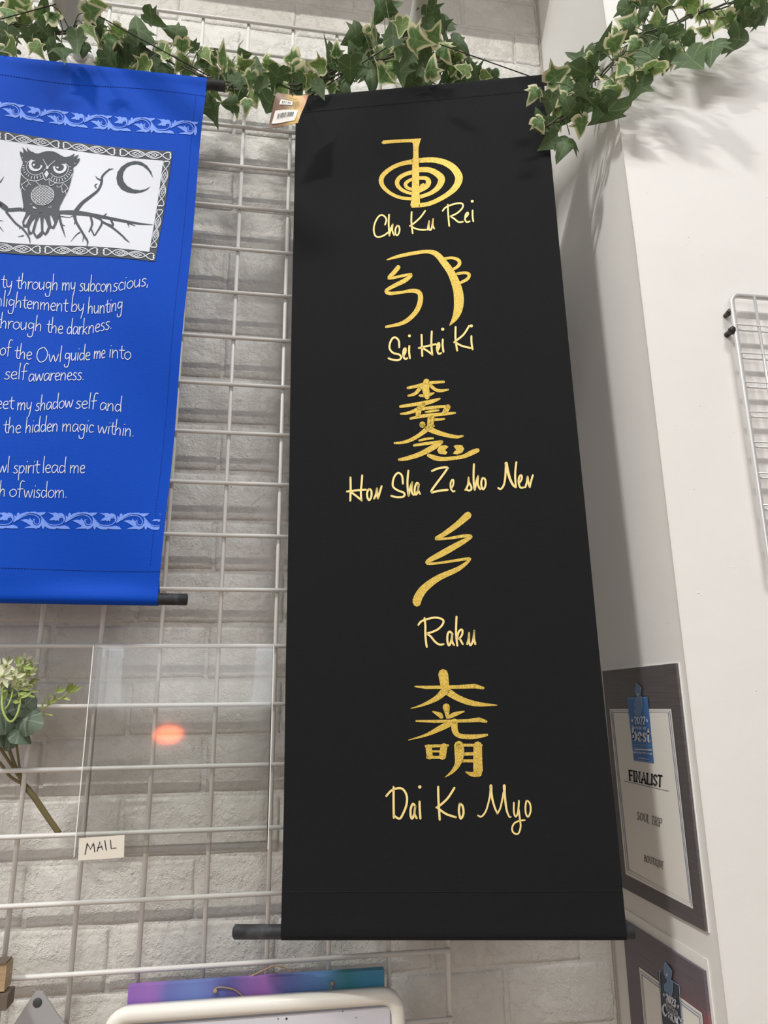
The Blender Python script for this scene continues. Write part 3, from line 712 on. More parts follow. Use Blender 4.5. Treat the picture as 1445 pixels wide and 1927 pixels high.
WST = ['375,388,9 320,430,9 292,500,9 300,570,9 350,635,9 430,668,9 500,660,9 560,635,9 580,625,9', '990,455,9 1040,500,9 1045,570,9 1010,650,9 940,705,9 870,715,9 790,695,9 730,640,9', '190,640,10 240,705,10 310,750,10 400,775,12 500,770,12 590,735,12', '695,740,12 760,790,12 850,822,12 930,820,10 1010,790,10 1080,730,10 1120,650,10',
       '585,380,9 620,440,10 655,500,14 662,555,16', '805,405,9 740,460,10 690,510,14 672,555,16', '580,620,10 595,700,12 640,768,12 690,740,12', '620,560,8 605,600,8', '310,760,9 200,840,10', '190,825,8 205,860,9 210,900,9 182,950,8', '210,890,8 260,940,8', '305,770,8 350,835,8 370,850,8', '325,825,7 285,880,7', '460,785,8 520,855,8', '545,840,6 525,858,6',
       '700,770,9 705,820,9 730,870,9 815,825,9', '840,870,8 865,905,8 930,875,8 965,835,9 1030,900,9 1045,940,9', '925,885,9 950,1000,9 1000,965,9 1040,935,9', '1000,970,9 1015,1040,8', '355,1190,8 385,1200,8', '695,1262,12 705,1266,12', '738,1240,8 738,1278,8', '205,370,8 220,350,8', '1155,445,8 1170,470,8']
TICK = '215,495,245,498 215,537,250,540 225,580,258,575 245,628,270,606 280,660,302,635 315,692,332,665 368,742,385,692 430,740,432,688 487,732,480,682 542,710,532,668 735,740,762,705 785,775,802,730 838,790,842,740 888,800,888,745 952,782,935,735 1003,752,975,715 1042,712,1012,682 1072,672,1042,650 1098,632,1068,620 1108,590,1080,588 262,425,288,432 1070,520,1092,520'
k = Ink()
for st in WST: k.stroke(S(st))
for t in TICK.split():
    a_ = [float(q) for q in t.split(',')]; k.stroke([(a_[0], a_[1]), (a_[2], a_[3])], 12, False)
for P in ['450,415 380,390 335,430 325,500 350,560 410,598 480,600 545,565 580,505 545,480 535,530 490,560 430,555 390,520 375,470 395,425', '765,515 815,500 805,520 815,560 860,600 910,600 955,570 970,520 950,490 915,470 970,465 1005,475 1020,530 1000,590 950,635 890,648 830,635 785,590',
          '655,585 695,650 650,725 608,650', '395,1235 440,1250 475,1287 410,1270', '648,495 690,520 682,560 642,560']: k.poly(S(P))
k.dot(420, 482, 22); k.dot(850, 532, 20); k.dot(212, 1262, 10); k.dot(582, 1042, 216, 28, 182)
k.build(blue.ink(COW, .0023), 'owl_markings', M['white_print'], lb, cell=60)
k = Ink()
for i in range(-7, 8):
    for j in range(-7, 8):
        x = (i + j) * 29; y = (i - j) * 25
        if (x / 190) ** 2 + (y / 158) ** 2 > 1: continue
        d = 1 if i % 2 == j % 2 else -1
        k.stroke([(582 + x - 20, 1042 + y - d * 17), (582 + x + 20, 1042 + y + d * 17)], 10, False, caps=False)
k.stroke([(582 + 196 * math.cos(2 * PI * t / 30), 1042 + 163 * math.sin(2 * PI * t / 30)) for t in range(31)], 7)
k.build(blue.ink(COW, .0028), 'knot_pattern', M['grey_print'], lb)
# scrolling vine borders
VPOLY = ['300,215 303,165 330,142 352,165 345,212 325,235', '240,312 262,250 262,185 300,215 325,235 340,200 370,165 430,145 490,130 500,140 560,130 630,130 640,142 720,138 798,135 770,170 715,192 700,202 650,172 600,158 540,153 470,166 400,200 340,240 260,300',
  '620,252 585,250 565,280 545,262 520,235 505,265 450,255 365,270 420,295 470,320 500,340 540,360 510,375 470,382 420,408 520,405 608,405 615,418 680,398 720,352 725,395 748,420 772,372 840,410 900,416 950,416 965,402 1060,412 1200,412 1170,375 1110,352 1020,366 900,370 840,352 780,300 735,245 705,200 720,250 708,310 672,352 630,362 588,345 572,305 588,268',
  '1060,205 1022,240 1005,285 985,265 960,282 935,262 905,272 848,268 885,235 925,210 925,190 880,165 832,140 900,150 960,140 1010,160 1030,145 1080,155 1108,190 1120,240 1115,300 1105,255 1085,215']
VSTR = ['250,300,14 345,247,14 420,205,14 500,180,14 570,178,14 640,203,14 678,245,14 690,290,14 668,332,14 630,338,14 598,318,14 598,280,12', '712,205,14 760,262,14 820,322,14 880,346,14 960,348,14 1040,332,14 1090,290,14 1098,250,14 1075,222,14 1045,228,12']
def vine_border(P0, P1, up, period, phase):
    """repeats one traced length of scroll between two measured points; up = half height"""
    k = Ink(); L = math.hypot(P1[0] - P0[0], P1[1] - P0[1]); ux, uy = (P1[0] - P0[0]) / L, (P1[1] - P0[1]) / L
    n0 = -phase
    while n0 < L:
        def q(p_):
            s_ = n0 + (p_[0] - 250) / 870 * period; s_ = min(max(s_, 0), L); t = (p_[1] - 274) / 144
            return (P0[0] + ux * s_ - up[0] * t, P0[1] + uy * s_ - up[1] * t)
        for p_ in VPOLY:
            Q = [q(v) for v in S(p_)]
            if max(v[0] for v in Q) - min(v[0] for v in Q) > 4: k.poly(Q)
        for st in VSTR:
            Q = [q(v) for v in S(st)]
            if max(v[0] for v in Q) - min(v[0] for v in Q) > 6: k.stroke([(*v, 1.5) for v in Q], n=3)
        n0 += period
    return k
k = vine_border((-150, 186), (379, 250), (1.2, -13.5), 83, 40 - 18); k.build(blue.ink(lambda x, y: (x, y), .0006, .985), 'vine_border', M['blue_print'], lb)
k = vine_border((-140, 979), (305, 982), (0, -16), 96.3, (140 + 27.7) % 96.3 * -1 + 96.3); k.build(blue.ink(lambda x, y: (x, y), .0006, .985), 'vine_border', M['blue_print'], lb)
# verse, one stroke per pen line; x-height 1, baseline 0, y upwards
GL = {
 'a': (.95, ['.78,.88 .35,1 .08,.55 .2,.05 .5,.1 .78,.6 .8,.9', '.8,.9 .78,.3 .95,0']), 'b': (.9, ['.15,2.1 .12,1 .12,.05', '.12,.6 .5,1 .8,.6 .6,.05 .12,.08']),
 'c': (.75, ['.7,.85 .35,1 .08,.5 .3,0 .7,.1']), 'd': (.95, ['.75,.8 .3,.95 .08,.4 .35,0 .75,.35', '.8,2.1 .76,1 .82,0']), 'e': (.8, ['.1,.5 .65,.62 .6,.95 .3,.98 .07,.5 .3,.02 .72,.12']),
 'f': (.6, ['.75,2.0 .5,2.1 .32,1.7 .3,.8 .28,-.1', '.05,1.0 .65,1.05']), 'g': (.95, ['.75,.85 .3,1 .1,.55 .35,.2 .72,.5', '.78,.95 .78,.1 .65,-.8 .2,-.85 .1,-.5']), 'h': (.95, ['.15,2.1 .12,1 .1,0', '.12,.5 .45,.95 .7,.75 .72,0']),
 'i': (.35, ['.17,1 .15,0', '.22,1.5 .26,1.53']), 'k': (.85, ['.15,2.1 .12,1 .1,0', '.7,1 .15,.4 .45,.3 .75,0']), 'l': (.35, ['.2,2.15 .15,1 .17,0']), 'm': (1.4, ['.1,1 .12,0', '.12,.5 .4,.95 .6,.8 .62,0', '.62,.5 .9,.95 1.15,.8 1.2,0']),
 'n': (.95, ['.1,1 .12,0', '.12,.5 .42,.98 .7,.8 .75,0']), 'o': (.95, ['.5,1 .12,.7 .15,.2 .5,0 .85,.35 .8,.8 .5,1']), 'p': (.9, ['.15,1 .12,0 .1,-.9', '.13,.6 .5,1 .8,.6 .5,.05 .13,.1']), 'r': (.65, ['.1,1 .12,0', '.12,.5 .35,.95 .65,.95']),
 's': (.7, ['.62,.92 .3,1 .15,.72 .5,.45 .55,.15 .3,0 .05,.1']), 't': (.6, ['.3,1.6 .28,.4 .45,.02 .6,.05', '0,1.05 .65,1.1']), 'u': (.95, ['.1,1 .12,.3 .35,.0 .72,.4', '.75,1 .75,0']), 'v': (.8, ['.05,1 .35,0 .7,1']), 'w': (1.3, ['.05,1 .3,0 .6,.9 .9,0 1.2,1']),
 'y': (.85, ['.08,1 .15,.35 .4,.15 .7,.5', '.75,1 .7,0 .5,-.85']), '.': (.4, ['.15,.05 .2,.08']), ',': (.4, ['.2,.12 .1,-.25']), 'O': (1.5, ['.8,1.95 .2,1.6 .1,.6 .6,-.05 1.2,.3 1.35,1.2 .9,1.9 .6,1.9']), ' ': (.5, []), "'": (.3, ['.2,1 .15,.7']),
}
def gl_w(t): return sum(GL[c][0] for c in t)
def verse(k, word, x0, x1, y0, y1, xh=39, w=4.0):
    tot = gl_w(word); s_ = (x1 - x0) / tot; x = x0
    for c in word:
        adv, sts = GL[c]
        for st in sts:
            P = []
            for a_, b_ in S(st):
                xx = x + a_ * s_; t = (xx - x0) / max(x1 - x0, 1)
                P.append((xx + b_ * 3, y0 + (y1 - y0) * t - b_ * xh))
            if len(P) == 2: k.stroke(P, w, False)
            else: k.stroke(P, w, True, 4)
        x += adv * s_
LINES = [[('ty', 0, 58, 215, 222), ('through', 80, 302, 222, 236), ('my', 320, 392, 238, 242), ('subcon', 413, 585, 247, 258), ('scious,', 588, 778, 258, 228)],
 [('nlightenment', -28, 350, 310, 350), ('by', 367, 437, 350, 352), ('hun', 455, 548, 362, 364), ('ting', 548, 640, 364, 346)],
 [('through', -28, 218, 425, 450), ('the', 240, 328, 456, 464), ('dark', 345, 455, 466, 468), ('ness.', 457, 585, 466, 440)],
 [('of', -5, 52, 572, 574), ('the', 75, 168, 592, 600), ('Owl', 188, 322, 612, 612), ('guide', 335, 468, 606, 600), ('me', 485, 545, 594, 588), ('into', 563, 680, 584, 598)],
 [('self', 22, 138, 700, 702), ('awareness.', 150, 440, 716, 706)],
 [('eet', -20, 74, 852, 858), ('my', 92, 170, 864, 866), ('shadow', 190, 384, 872, 852), ('self', 395, 498, 858, 854), ('and', 517, 629, 860, 864)],
 [('the', 20, 116, 980, 984), ('hidden', 137, 310, 984, 978), ('magic', 328, 489, 978, 980), ('within.', 507, 695, 982, 992)],
 [('wl', -5, 52, 1184, 1186), ('spirit', 73, 210, 1190, 1192), ('lead', 225, 350, 1190, 1192), ('me', 368, 447, 1192, 1192)],
 [('h', -2, 34, 1308, 1308), ('of', 50, 120, 1310, 1312), ('wisdom.', 127, 356, 1316, 1318)]]
for ln in LINES:
    k = Ink()
    for wd_, x0, x1, y0, y1 in ln: verse(k, wd_, x0, x1, y0, y1)
    k.build(blue.ink(CT, .0007), 'white_lettering', M['white_print'], lb)

# ------------------------------------------------------------------ price tag on the black banner
tq = [onY(521, 180, -.098), onY(581, 176, -.098), onY(560, 235, -.098), onY(504, 236, -.098)]
TG = (tq[0] + tq[1] + tq[2] + tq[3]) / 4
pt_ = empty('price_tag', TG, 'brown and gold paper price tag with barcode at the black banner corner', 'price tag')
def tagpt(px_, py_, off=0):
    P = onY(px_, py_, -.098); d = (P - TG); return P + Vector((0, -.004 * math.cos((d.x + d.z) * 60) - off, 0))
def tagfn(off):
    C_ = crop(500, 130, 10.321)
    return lambda x, y: tagpt(*C_(x, y), off)
def solid_sheet(fn, quad, nx, ny, th, name, m_, parent, label=None):
    V = []; Fc = []; nrm = None
    for s_ in (0, 1):
        for j in range(ny + 1):
            for i in range(nx + 1):
                x, y = lerp(lerp(quad[0], quad[1], i / nx), lerp(quad[3], quad[2], i / nx), j / ny); V.append(fn(x, y, s_ * th))
    K = (nx + 1) * (ny + 1)
    for j in range(ny):
        for i in range(nx):
            q = j * (nx + 1) + i; Fc.append((q, q + 1, q + nx + 2, q + nx + 1)); Fc.append((K + q, K + q + nx + 1, K + q + nx + 2, K + q + 1))
    for i in range(nx):
        Fc.append((i, K + i, K + i + 1, i + 1)); q = ny * (nx + 1) + i; Fc.append((q, q + 1, K + q + 1, K + q))
    for j in range(ny):
        q = j * (nx + 1); Fc.append((q, q + nx + 1, K + q + nx + 1, K + q)); q += nx; Fc.append((q, K + q, K + q + nx + 1, q + nx + 1))
    return mk(name, V, Fc, m_, parent, False, None, label)
Ctag = crop(500, 130, 10.321)
solid_sheet(lambda x, y, d: tagpt(*Ctag(x, y), -d), [(205, 500), (832, 465), (625, 1078), (40, 1105)], 10, 10, .0006, 'card', M['tagcard'], pt_)
solid_sheet(lambda x, y, d: tagpt(*Ctag(x, y), .0008 - d), [(185, 822), (630, 845), (560, 1035), (112, 1032)], 6, 4, .0003, 'barcode_sticker', M['paper_edge'], pt_)
solid_sheet(lambda x, y, d: tagpt(*Ctag(x, y), .0008 - d), [(295, 640), (532, 655), (505, 742), (258, 732)], 4, 2, .0003, 'price_sticker', M['paper_edge'], pt_)
k = Ink(); rb = random.Random(3)
x = 235
while x < 550:
    w = rb.choice([3, 4, 7, 10]); k.stroke([(x, 880), (x - 22, 955)], w, False, caps=False); x += w + rb.choice([5, 7, 10])
for x in range(190, 560, 26): k.stroke([(x, 965), (x + 9, 966)], 5, False, caps=False)
k.build(tagfn(.0012), 'barcode', M['black_ink'], pt_)
NUM = {'0': (.8, ['.4,1 .08,.7 .08,.3 .4,0 .72,.3 .72,.7 .4,1']), '2': (.8, ['.08,.75 .35,1 .7,.8 .6,.5 .08,0', '!.08,0 .75,0']), '3': (.8, ['.08,.85 .4,1 .68,.78 .35,.55 .72,.3 .4,0 .05,.15']), '7': (.8, ['!.05,1 .75,1 .3,0']), '9': (.8, ['.7,.7 .4,.45 .1,.7 .4,1 .7,.75 .6,.3 .3,0']),
       '$': (.8, ['.7,.8 .35,.92 .12,.7 .65,.35 .4,.08 .08,.2', '!.4,1.1 .4,-.1']), '.': (.35, ['.15,.03 .18,.06'])}
UP = {'A': (.95, ['!.05,0 .47,1 .9,0', '!.2,.35 .75,.35']), 'B': (.85, ['!.15,0 .15,1', '.15,1 .65,.95 .6,.58 .15,.53', '.15,.53 .8,.45 .72,.03 .15,0']), 'C': (.95, ['.85,.82 .5,1 .1,.65 .12,.3 .5,0 .87,.2']), 'E': (.8, ['!.15,0 .15,1', '!.15,1 .7,1', '!.15,.53 .6,.53', '!.15,0 .75,0']),
      'F': (.78, ['!.15,0 .15,1', '!.15,1 .72,1', '!.15,.53 .6,.53']), 'H': (1, ['!.15,0 .15,1', '!.85,0 .85,1', '!.15,.52 .85,.52']), 'I': (.4, ['!.2,0 .2,1']), 'J': (.7, ['!.55,1 .55,.25', '.55,.25 .35,0 .08,.2']), 'L': (.78, ['!.15,0 .15,1', '!.15,0 .72,0']), 'M': (1.15, ['!.12,0 .2,1 .57,.1 .95,1 1.03,0']),
      'N': (1, ['!.15,0 .15,1 .85,0 .85,1']), 'O': (1.05, ['.52,1 .12,.75 .12,.25 .52,0 .92,.25 .92,.75 .52,1']), 'P': (.82, ['!.15,0 .15,1', '.15,1 .75,.95 .7,.52 .15,.48']), 'Q': (1.05, ['.52,1 .12,.75 .12,.25 .52,0 .92,.25 .92,.75 .52,1', '!.5,.1 1,-.25']), 'R': (.9, ['!.15,0 .15,1', '.15,1 .75,.95 .7,.55 .15,.5', '!.4,.5 .85,0']),
      'S': (.8, ['.7,.85 .4,1 .1,.8 .35,.53 .72,.3 .45,0 .08,.15']), 'T': (.85, ['!.42,0 .42,1', '!.02,1 .82,1']), 'U': (1, ['.15,1 .15,.3 .5,0 .85,.3 .85,1']), 'Y': (.9, ['!.05,1 .45,.5 .85,1', '!.45,.5 .45,0']), ' ': (.45, [])}
UP.update(NUM)
LO = {'b': (1, ['!.2,1.75 .2,0', '.2,.75 .6,1 .85,.5 .6,0 .2,.2']), 'e': (.95, ['!.15,.5 .8,.5', '.8,.5 .7,.95 .35,1 .12,.5 .4,0 .82,.15']), 's': (.85, ['.75,.8 .4,1 .15,.72 .7,.35 .45,0 .1,.15']), 't': (.7, ['.3,1.5 .3,.3 .5,0 .7,.1', '!.05,1 .65,1'])}
SERIF = {'A': [(.05, 0), (.9, 0)], 'B': [], 'E': [], 'F': [(.15, 0)], 'H': [(.15, 0), (.85, 0), (.15, 1), (.85, 1)], 'I': [(.2, 0), (.2, 1)], 'L': [(.15, 1)], 'N': [(.15, 0), (.15, 1), (.85, 1)], 'P': [(.15, 0)], 'R': [(.15, 0), (.85, 0)], 'T': [(.42, 0)], 'U': [(.15, 1), (.85, 1)], 'M': [(.12, 0), (1.03, 0), (.2, 1), (.95, 1)]}
def text(k, t, quad, w, serif=0, font=UP, top=1.0):   # quad: TL TR BR BL in art units
    tot = sum(font[c][0] for c in t); x = 0
    def q(a, b):
        u = a / tot; v = 1 - b / top
        return lerp(lerp(quad[0], quad[1], u), lerp(quad[3], quad[2], u), v)
    for c in t:
        adv, sts = font[c]
        for st in sts:
            sm = not st.startswith('!'); P = [q(x + a * .84 + adv * .08, b) for a, b in S(st.lstrip('!'))]
            k.stroke(P, w, sm)
        if serif:
            for a, b in SERIF.get(c, []): k.stroke([q(x + a * .84 + adv * .08 - .12, b), q(x + a * .84 + adv * .08 + .12, b)], serif, False)
        x += adv
k = Ink(); text(k, '$37.99', [(315, 668), (490, 680), (478, 722), (300, 712)], 7); k.build(tagfn(.0012), 'price_text', M['grey_ink'], pt_)
k = Ink(); rb = random.Random(5)
for i, (y, a_, b_) in enumerate([(572, 470, 610), (630, 380, 650), (662, 530, 650), (690, 515, 655), (720, 510, 645), (748, 300, 640), (775, 320, 625), (805, 360, 600)]):
    x = a_
    while x < b_:
        L_ = rb.uniform(14, 44); k.stroke([(x, y + rb.uniform(-1, 1)), (min(x + L_, b_), y)], 9, False, caps=False); x += L_ + 9
k.build(tagfn(.0008), 'small_print', M['grey_ink'], pt_)
k = Ink(); k.dot(518, 490, 16); k.build(tagfn(.0009), 'punched_hole', M['hole'], pt_)
hole = tagpt(550.2, 177.5, .0005)
MB().tube([hole, hole + Vector((-.004, -.002, .012)), hole + Vector((.012, .02, .016)), black.pt(.03, .004, 0)], .0006, 5).build('string', M['cord'], pt_, True)

# ------------------------------------------------------------------ white pipe arms the banners hang from
def pipe_arm(P, R_s, flange, label):
    t = empty('pipe_arm', flange, label, 'pipe', 'white pipe arms')
    MB().tube([Vector(p) for p in catmull([tuple(p) for p in P], 6)], [r_[0] for r_ in catmull([(r_,) for r_ in R_s], 6)], 24).build('arm', M['pipe'], t, True)
    fl = Vector(flange)
    MB().lathe(fl, (0, 1, 0), [(-.012, .016), (-.011, .021), (-.004, .024), (-.003, .036), (.002, .038), (.0045, .038)], 32).build('flange', M['pipe'], t, True)
    return t
fl = onY(150, 104, .055)
pipe_arm([onY(118, -330, -.34), onY(120, -130, -.20), onY(125, 5, -.075), onY(138, 52, -.02), onY(148, 85, .03), fl], [.020, .020, .020, .0185, .013, .013], (fl.x, YW - .008, fl.z), 'white pipe arm above the blue owl banner')
fl2 = onY(784, 140, .055)
pipe_arm([onY(828, -330, -.34), onY(812, -130, -.20), onY(795, 5, -.075), onY(784, 62, -.03), onY(783, 110, .03), fl2], [.0185, .0185, .0175, .016, .012, .012], (fl2.x, YW - .008, fl2.z), 'white pipe arm rising above the black symbol banner')

# ------------------------------------------------------------------ ivy
OUT = [(0, .0), (.15, -.12), (.30, -.07), (.47, .10), (.38, .26), (.57, .42), (.33, .45), (.23, .60), (.13, .82), (0, 1.08)]
def leaf_mesh(seed, m_, curl, grey=False):
    r = random.Random(seed)
    out = [(x * (1 + r.uniform(-.12, .12)), y * (1 + r.uniform(-.06, .06))) for x, y in OUT]
    if grey: out = [(0, 0), (.2, .02), (.38, .14), (.48, .32), (.5, .5), (.44, .68), (.30, .85), (.15, .97), (0, 1.05)]
    left = [(-x * (1 + r.uniform(-.1, .1)), y + r.uniform(-.03, .03)) for x, y in out[1:-1]][::-1]
    ring = out + left
    V = []; Fc = []; mg = []
    def z(x, y): return curl * (-(x * x) * 1.6 + .12 * math.sin(6 * x + seed) * y - (y - .4) ** 2 * .7) + (.05 * abs(x) * 2 if not grey else .08 * math.sin(20 * y) * abs(x))
    c0 = (0, .36)
    levels = [(.42, .25), (.76, .62), (1.0, 1.0)]
    V.append((c0[0], c0[1], z(*c0) - .02)); mg.append(0); vn = [1.0]; tips = {0, 3, 5, 9, len(ring) - 5, len(ring) - 3}
    for f_, mval in levels:
        for q_, (x, y) in enumerate(ring):
            vn.append(1.0 if q_ in tips else 0.0)
            xx = c0[0] + (x - c0[0]) * f_; yy = c0[1] + (y - c0[1]) * f_
            V.append((xx, yy, z(xx, yy))); mg.append(mval)
    n = len(ring)
    for k in range(n): Fc.append((0, 1 + k, 1 + (k + 1) % n))
    for l in range(2):
        for k in range(n):
            a = 1 + l * n + k; b = 1 + l * n + (k + 1) % n; Fc.append((a, a + n, b + n, b))
    me = bpy.data.meshes.new('leaf'); me.from_pydata(V, [], Fc); me.materials.append(M[m_])
    at = me.attributes.new('margin', 'FLOAT', 'POINT'); at.data.foreach_set('value', mg)
    av = me.attributes.new('vein', 'FLOAT', 'POINT'); av.data.foreach_set('value', vn)
    me.polygons.foreach_set('use_smooth', [True] * len(me.polygons)); return me
LM = {k: [leaf_mesh(s, 'leaf' + k, c) for s, c in ((1, .25), (2, .6), (3, -.35), (4, .9), (5, .45), (6, -.1))] for k in 'DMV'}
def add_leaf(parent, P, ang, size_px, kind, tilt=None, rnd=R_, meshes=None):
    """P world point of leaf centre; ang = direction of the tip as seen in the photograph, clockwise from right"""
    dep = (P - CAM).dot(r2); s_ = min(size_px, 54) * dep / F * .93
    a = math.radians(ang)
    tip = (r0 * math.cos(a) + r1 * math.sin(a)).normalized()
    nrm = -(P - CAM).normalized()
    # random tilt away from the room
    t1 = tilt if tilt is not None else rnd.gauss(0, .42)
    t2 = rnd.gauss(0, .42)
    side = tip.cross(nrm).normalized()
    tip = (Matrix.Rotation(t1, 3, side) @ tip).normalized()
    nrm = (Matrix.Rotation(t1, 3, side) @ nrm)
    nrm = (Matrix.Rotation(t2, 3, tip) @ nrm).normalized()
    side = tip.cross(nrm).normalized()
    s_ /= max(.6, math.cos(t1))
    mw = Matrix((side, tip, nrm)).transposed().to_4x4()
    me = rnd.choice(meshes or LM[kind])
    o = bpy.data.objects.new('leaf', me); col.objects.link(o); o.parent = parent
    base = P - tip * s_ * .42
    o.matrix_basis = Matrix.Translation(base - ORG[parent.name]) @ mw @ Matrix.Diagonal((s_ * .98, s_, s_, 1))
    return base
def garland(name, vine_pts, leaves, label, extra, rnd):
    vp = [onY(x, y, Y) for x, y, Y in vine_pts]
    g = empty(name, vp[len(vp) // 2], label, 'garland')
    path = [Vector(p) for p in catmull([tuple(v) for v in vp], 8)]
    path = [p + Vector((rnd.uniform(-1, 1), rnd.uniform(-1, 1), rnd.uniform(-1, 1))) * .0015 for p in path]
    MB().tube(path, .0016, 7).build('vine', M['vine'], g, True)
    # a second thinner strand twisting round it
    MB().tube([p + Vector((0, .006 * math.sin(i * .5), .008 * math.cos(i * .45))) for i, p in enumerate(path)], .0012, 6).build('vine', M['vine'], g, True)
    st = MB()
    def plane_at(x, y):                        # depth of the garland near this pixel
        best = min(vine_pts, key=lambda q: (q[0] - x) ** 2 + .3 * (q[1] - y) ** 2); 
        qs = sorted(vine_pts, key=lambda q: abs(q[0] - x))[:2]
        w0, w1 = 1 / (abs(qs[0][0] - x) + 3), 1 / (abs(qs[1][0] - x) + 3)
        return (qs[0][2] * w0 + qs[1][2] * w1) / (w0 + w1)
    def stalk(base):
        j = min(range(len(path)), key=lambda i: (path[i] - base).length); q = path[j]
        if (q - base).length > .075: q = base + (q - base) * (.075 / (q - base).length)
        mid = (base + q) / 2 + Vector((0, -.003, .006))
        st.tube([Vector(p) for p in catmull([tuple(base), tuple(mid), tuple(q)], 3)], .0008, 5)
    for L in leaves:
        x, y, s_, a, kd = L[:5]
        Y = plane_at(x, y) + rnd.uniform(-.018, .012) + (L[5] if len(L) > 5 else 0)
        stalk(add_leaf(g, onY(x, y, Y), a, s_, kd, rnd=rnd))
    for x0, x1, y0f, y1f, n, dy in extra:
        for _ in range(n):
            x = rnd.uniform(x0, x1); t = (x - x0) / (x1 - x0)
            y = rnd.uniform(y0f[0] + (y0f[1] - y0f[0]) * t, y1f[0] + (y1f[1] - y1f[0]) * t)
            Y = plane_at(x, y) + dy + rnd.uniform(0, .03)
            stalk(add_leaf(g, onY(x, y, Y), rnd.uniform(40, 150) if rnd.random() < .7 else rnd.uniform(0, 360), rnd.uniform(28, 44), rnd.choice('DDDMV'), rnd=rnd))
    st.build('leaf_stalks', M['stalk'], g, True, kind='stuff')
    return g
D_, M_, V_ = 'D', 'M', 'V'
LEFT = [(12, 68, 52, 100, D_), (16, 25, 40, 200, V_), (30, 12, 40, 250, V_), (55, 14, 36, 80, M_), (45, 45, 40, 120, M_), (75, 25, 40, 300, V_), (92, 8, 32, 200, D_), (100, 33, 36, 200, V_), (30, 95, 40, 100, M_), (57, 72, 40, 80, D_),
 (88, 66, 50, 100, D_), (98, 100, 40, 110, D_), (66, 88, 36, 60, M_), (15, 90, 40, 140, M_), (4, 100, 30, 120, V_), (116, 87, 36, 60, D_, -.06), (143, 75, 46, 95, D_, -.06), (158, 92, 30, 100, D_, -.05), (172, 22, 46, 350, V_, -.05), (186, 12, 36, 0, M_),
 (195, 72, 44, 110, V_), (180, 55, 40, 80, D_), (164, 52, 38, 40, M_, -.04), (208, 112, 44, 55, D_), (262, 62, 74, 265, D_), (262, 88, 60, 95, D_), (287, 42, 44, 40, D_), (330, 60, 46, 205, D_), (206, 72, 42, 100, V_), (235, 100, 44, 95, D_), (218, 62, 36, 140, M_),
 (317, 102, 32, 280, M_), (343, 92, 30, 90, V_), (358, 84, 30, 240, D_), (383, 98, 32, 60, M_), (396, 118, 32, 120, V_), (425, 104, 42, 280, V_), (446, 108, 30, 30, D_), (462, 122, 34, 340, M_), (480, 128, 38, 270, D_), (505, 122, 34, 20, M_),
 (342, 120, 38, 120, M_), (380, 120, 32, 150, D_), (398, 133, 34, 200, M_), (350, 135, 42, 100, V_), (292, 120, 48, 80, D_), (322, 130, 42, 60, D_), (270, 125, 40, 130, M_), (430, 142, 38, 90, V_), (447, 152, 36, 60, D_), (470, 150, 36, 100, V_),
 (405, 178, 28, 60, M_), (398, 205, 56, 62, D_), (432, 195, 34, 190, D_), (446, 207, 32, 70, V_), (464, 195, 34, 100, V_), (478, 178, 32, 80, M_), (490, 165, 38, 120, D_), (507, 203, 38, 110, D_), (497, 150, 36, 60, V_), (522, 150, 44, 100, D_), (532, 165, 38, 70, M_),
 (546, 112, 38, 185, V_), (556, 135, 38, 120, V_), (602, 122, 38, 200, M_), (562, 158, 42, 90, D_), (600, 165, 40, 60, D_), (585, 150, 36, 110, M_), (625, 115, 50, 160, D_), (633, 95, 28, 270, V_), (665, 98, 38, 250, D_), (668, 117, 44, 60, V_), (642, 158, 48, 70, D_), (668, 70, 50, 145, D_),
 (714, 24, 44, 120, D_), (735, 12, 38, 350, D_), (707, 46, 44, 200, V_), (744, 38, 28, 100, V_), (685, 85, 48, 100, V_), (702, 66, 40, 80, V_), (722, 105, 44, 90, M_), (740, 68, 50, 270, D_, -.02), (752, 92, 40, 100, V_), (756, 46, 40, 100, M_, -.04), (782, 78, 56, 30, V_, -.07),
 (818, 66, 40, 290, V_, -.04), (815, 28, 46, 60, D_, -.03), (834, 45, 38, 250, D_), (864, 84, 50, 42, D_), (836, 62, 40, 60, D_), (812, 130, 46, 285, V_, -.02), (790, 112, 44, 100, D_), (832, 95, 40, 60, V_), (852, 122, 38, 100, M_), (872, 130, 36, 200, M_), (898, 142, 38, 350, D_), (914, 142, 26, 20, M_),
 (700, 142, 48, 80, D_), (725, 140, 40, 110, V_), (755, 135, 44, 80, D_), (690, 120, 46, 120, D_), (770, 105, 44, 120, D_, -.03), (800, 95, 44, 80, D_, -.03), (800, 2, 30, 120, D_), (855, 105, 36, 60, D_), (830, 120, 38, 120, D_), (735, 118, 42, 70, M_), (660, 135, 44, 90, D_), (806, 48, 34, 90, D_, -.03)]
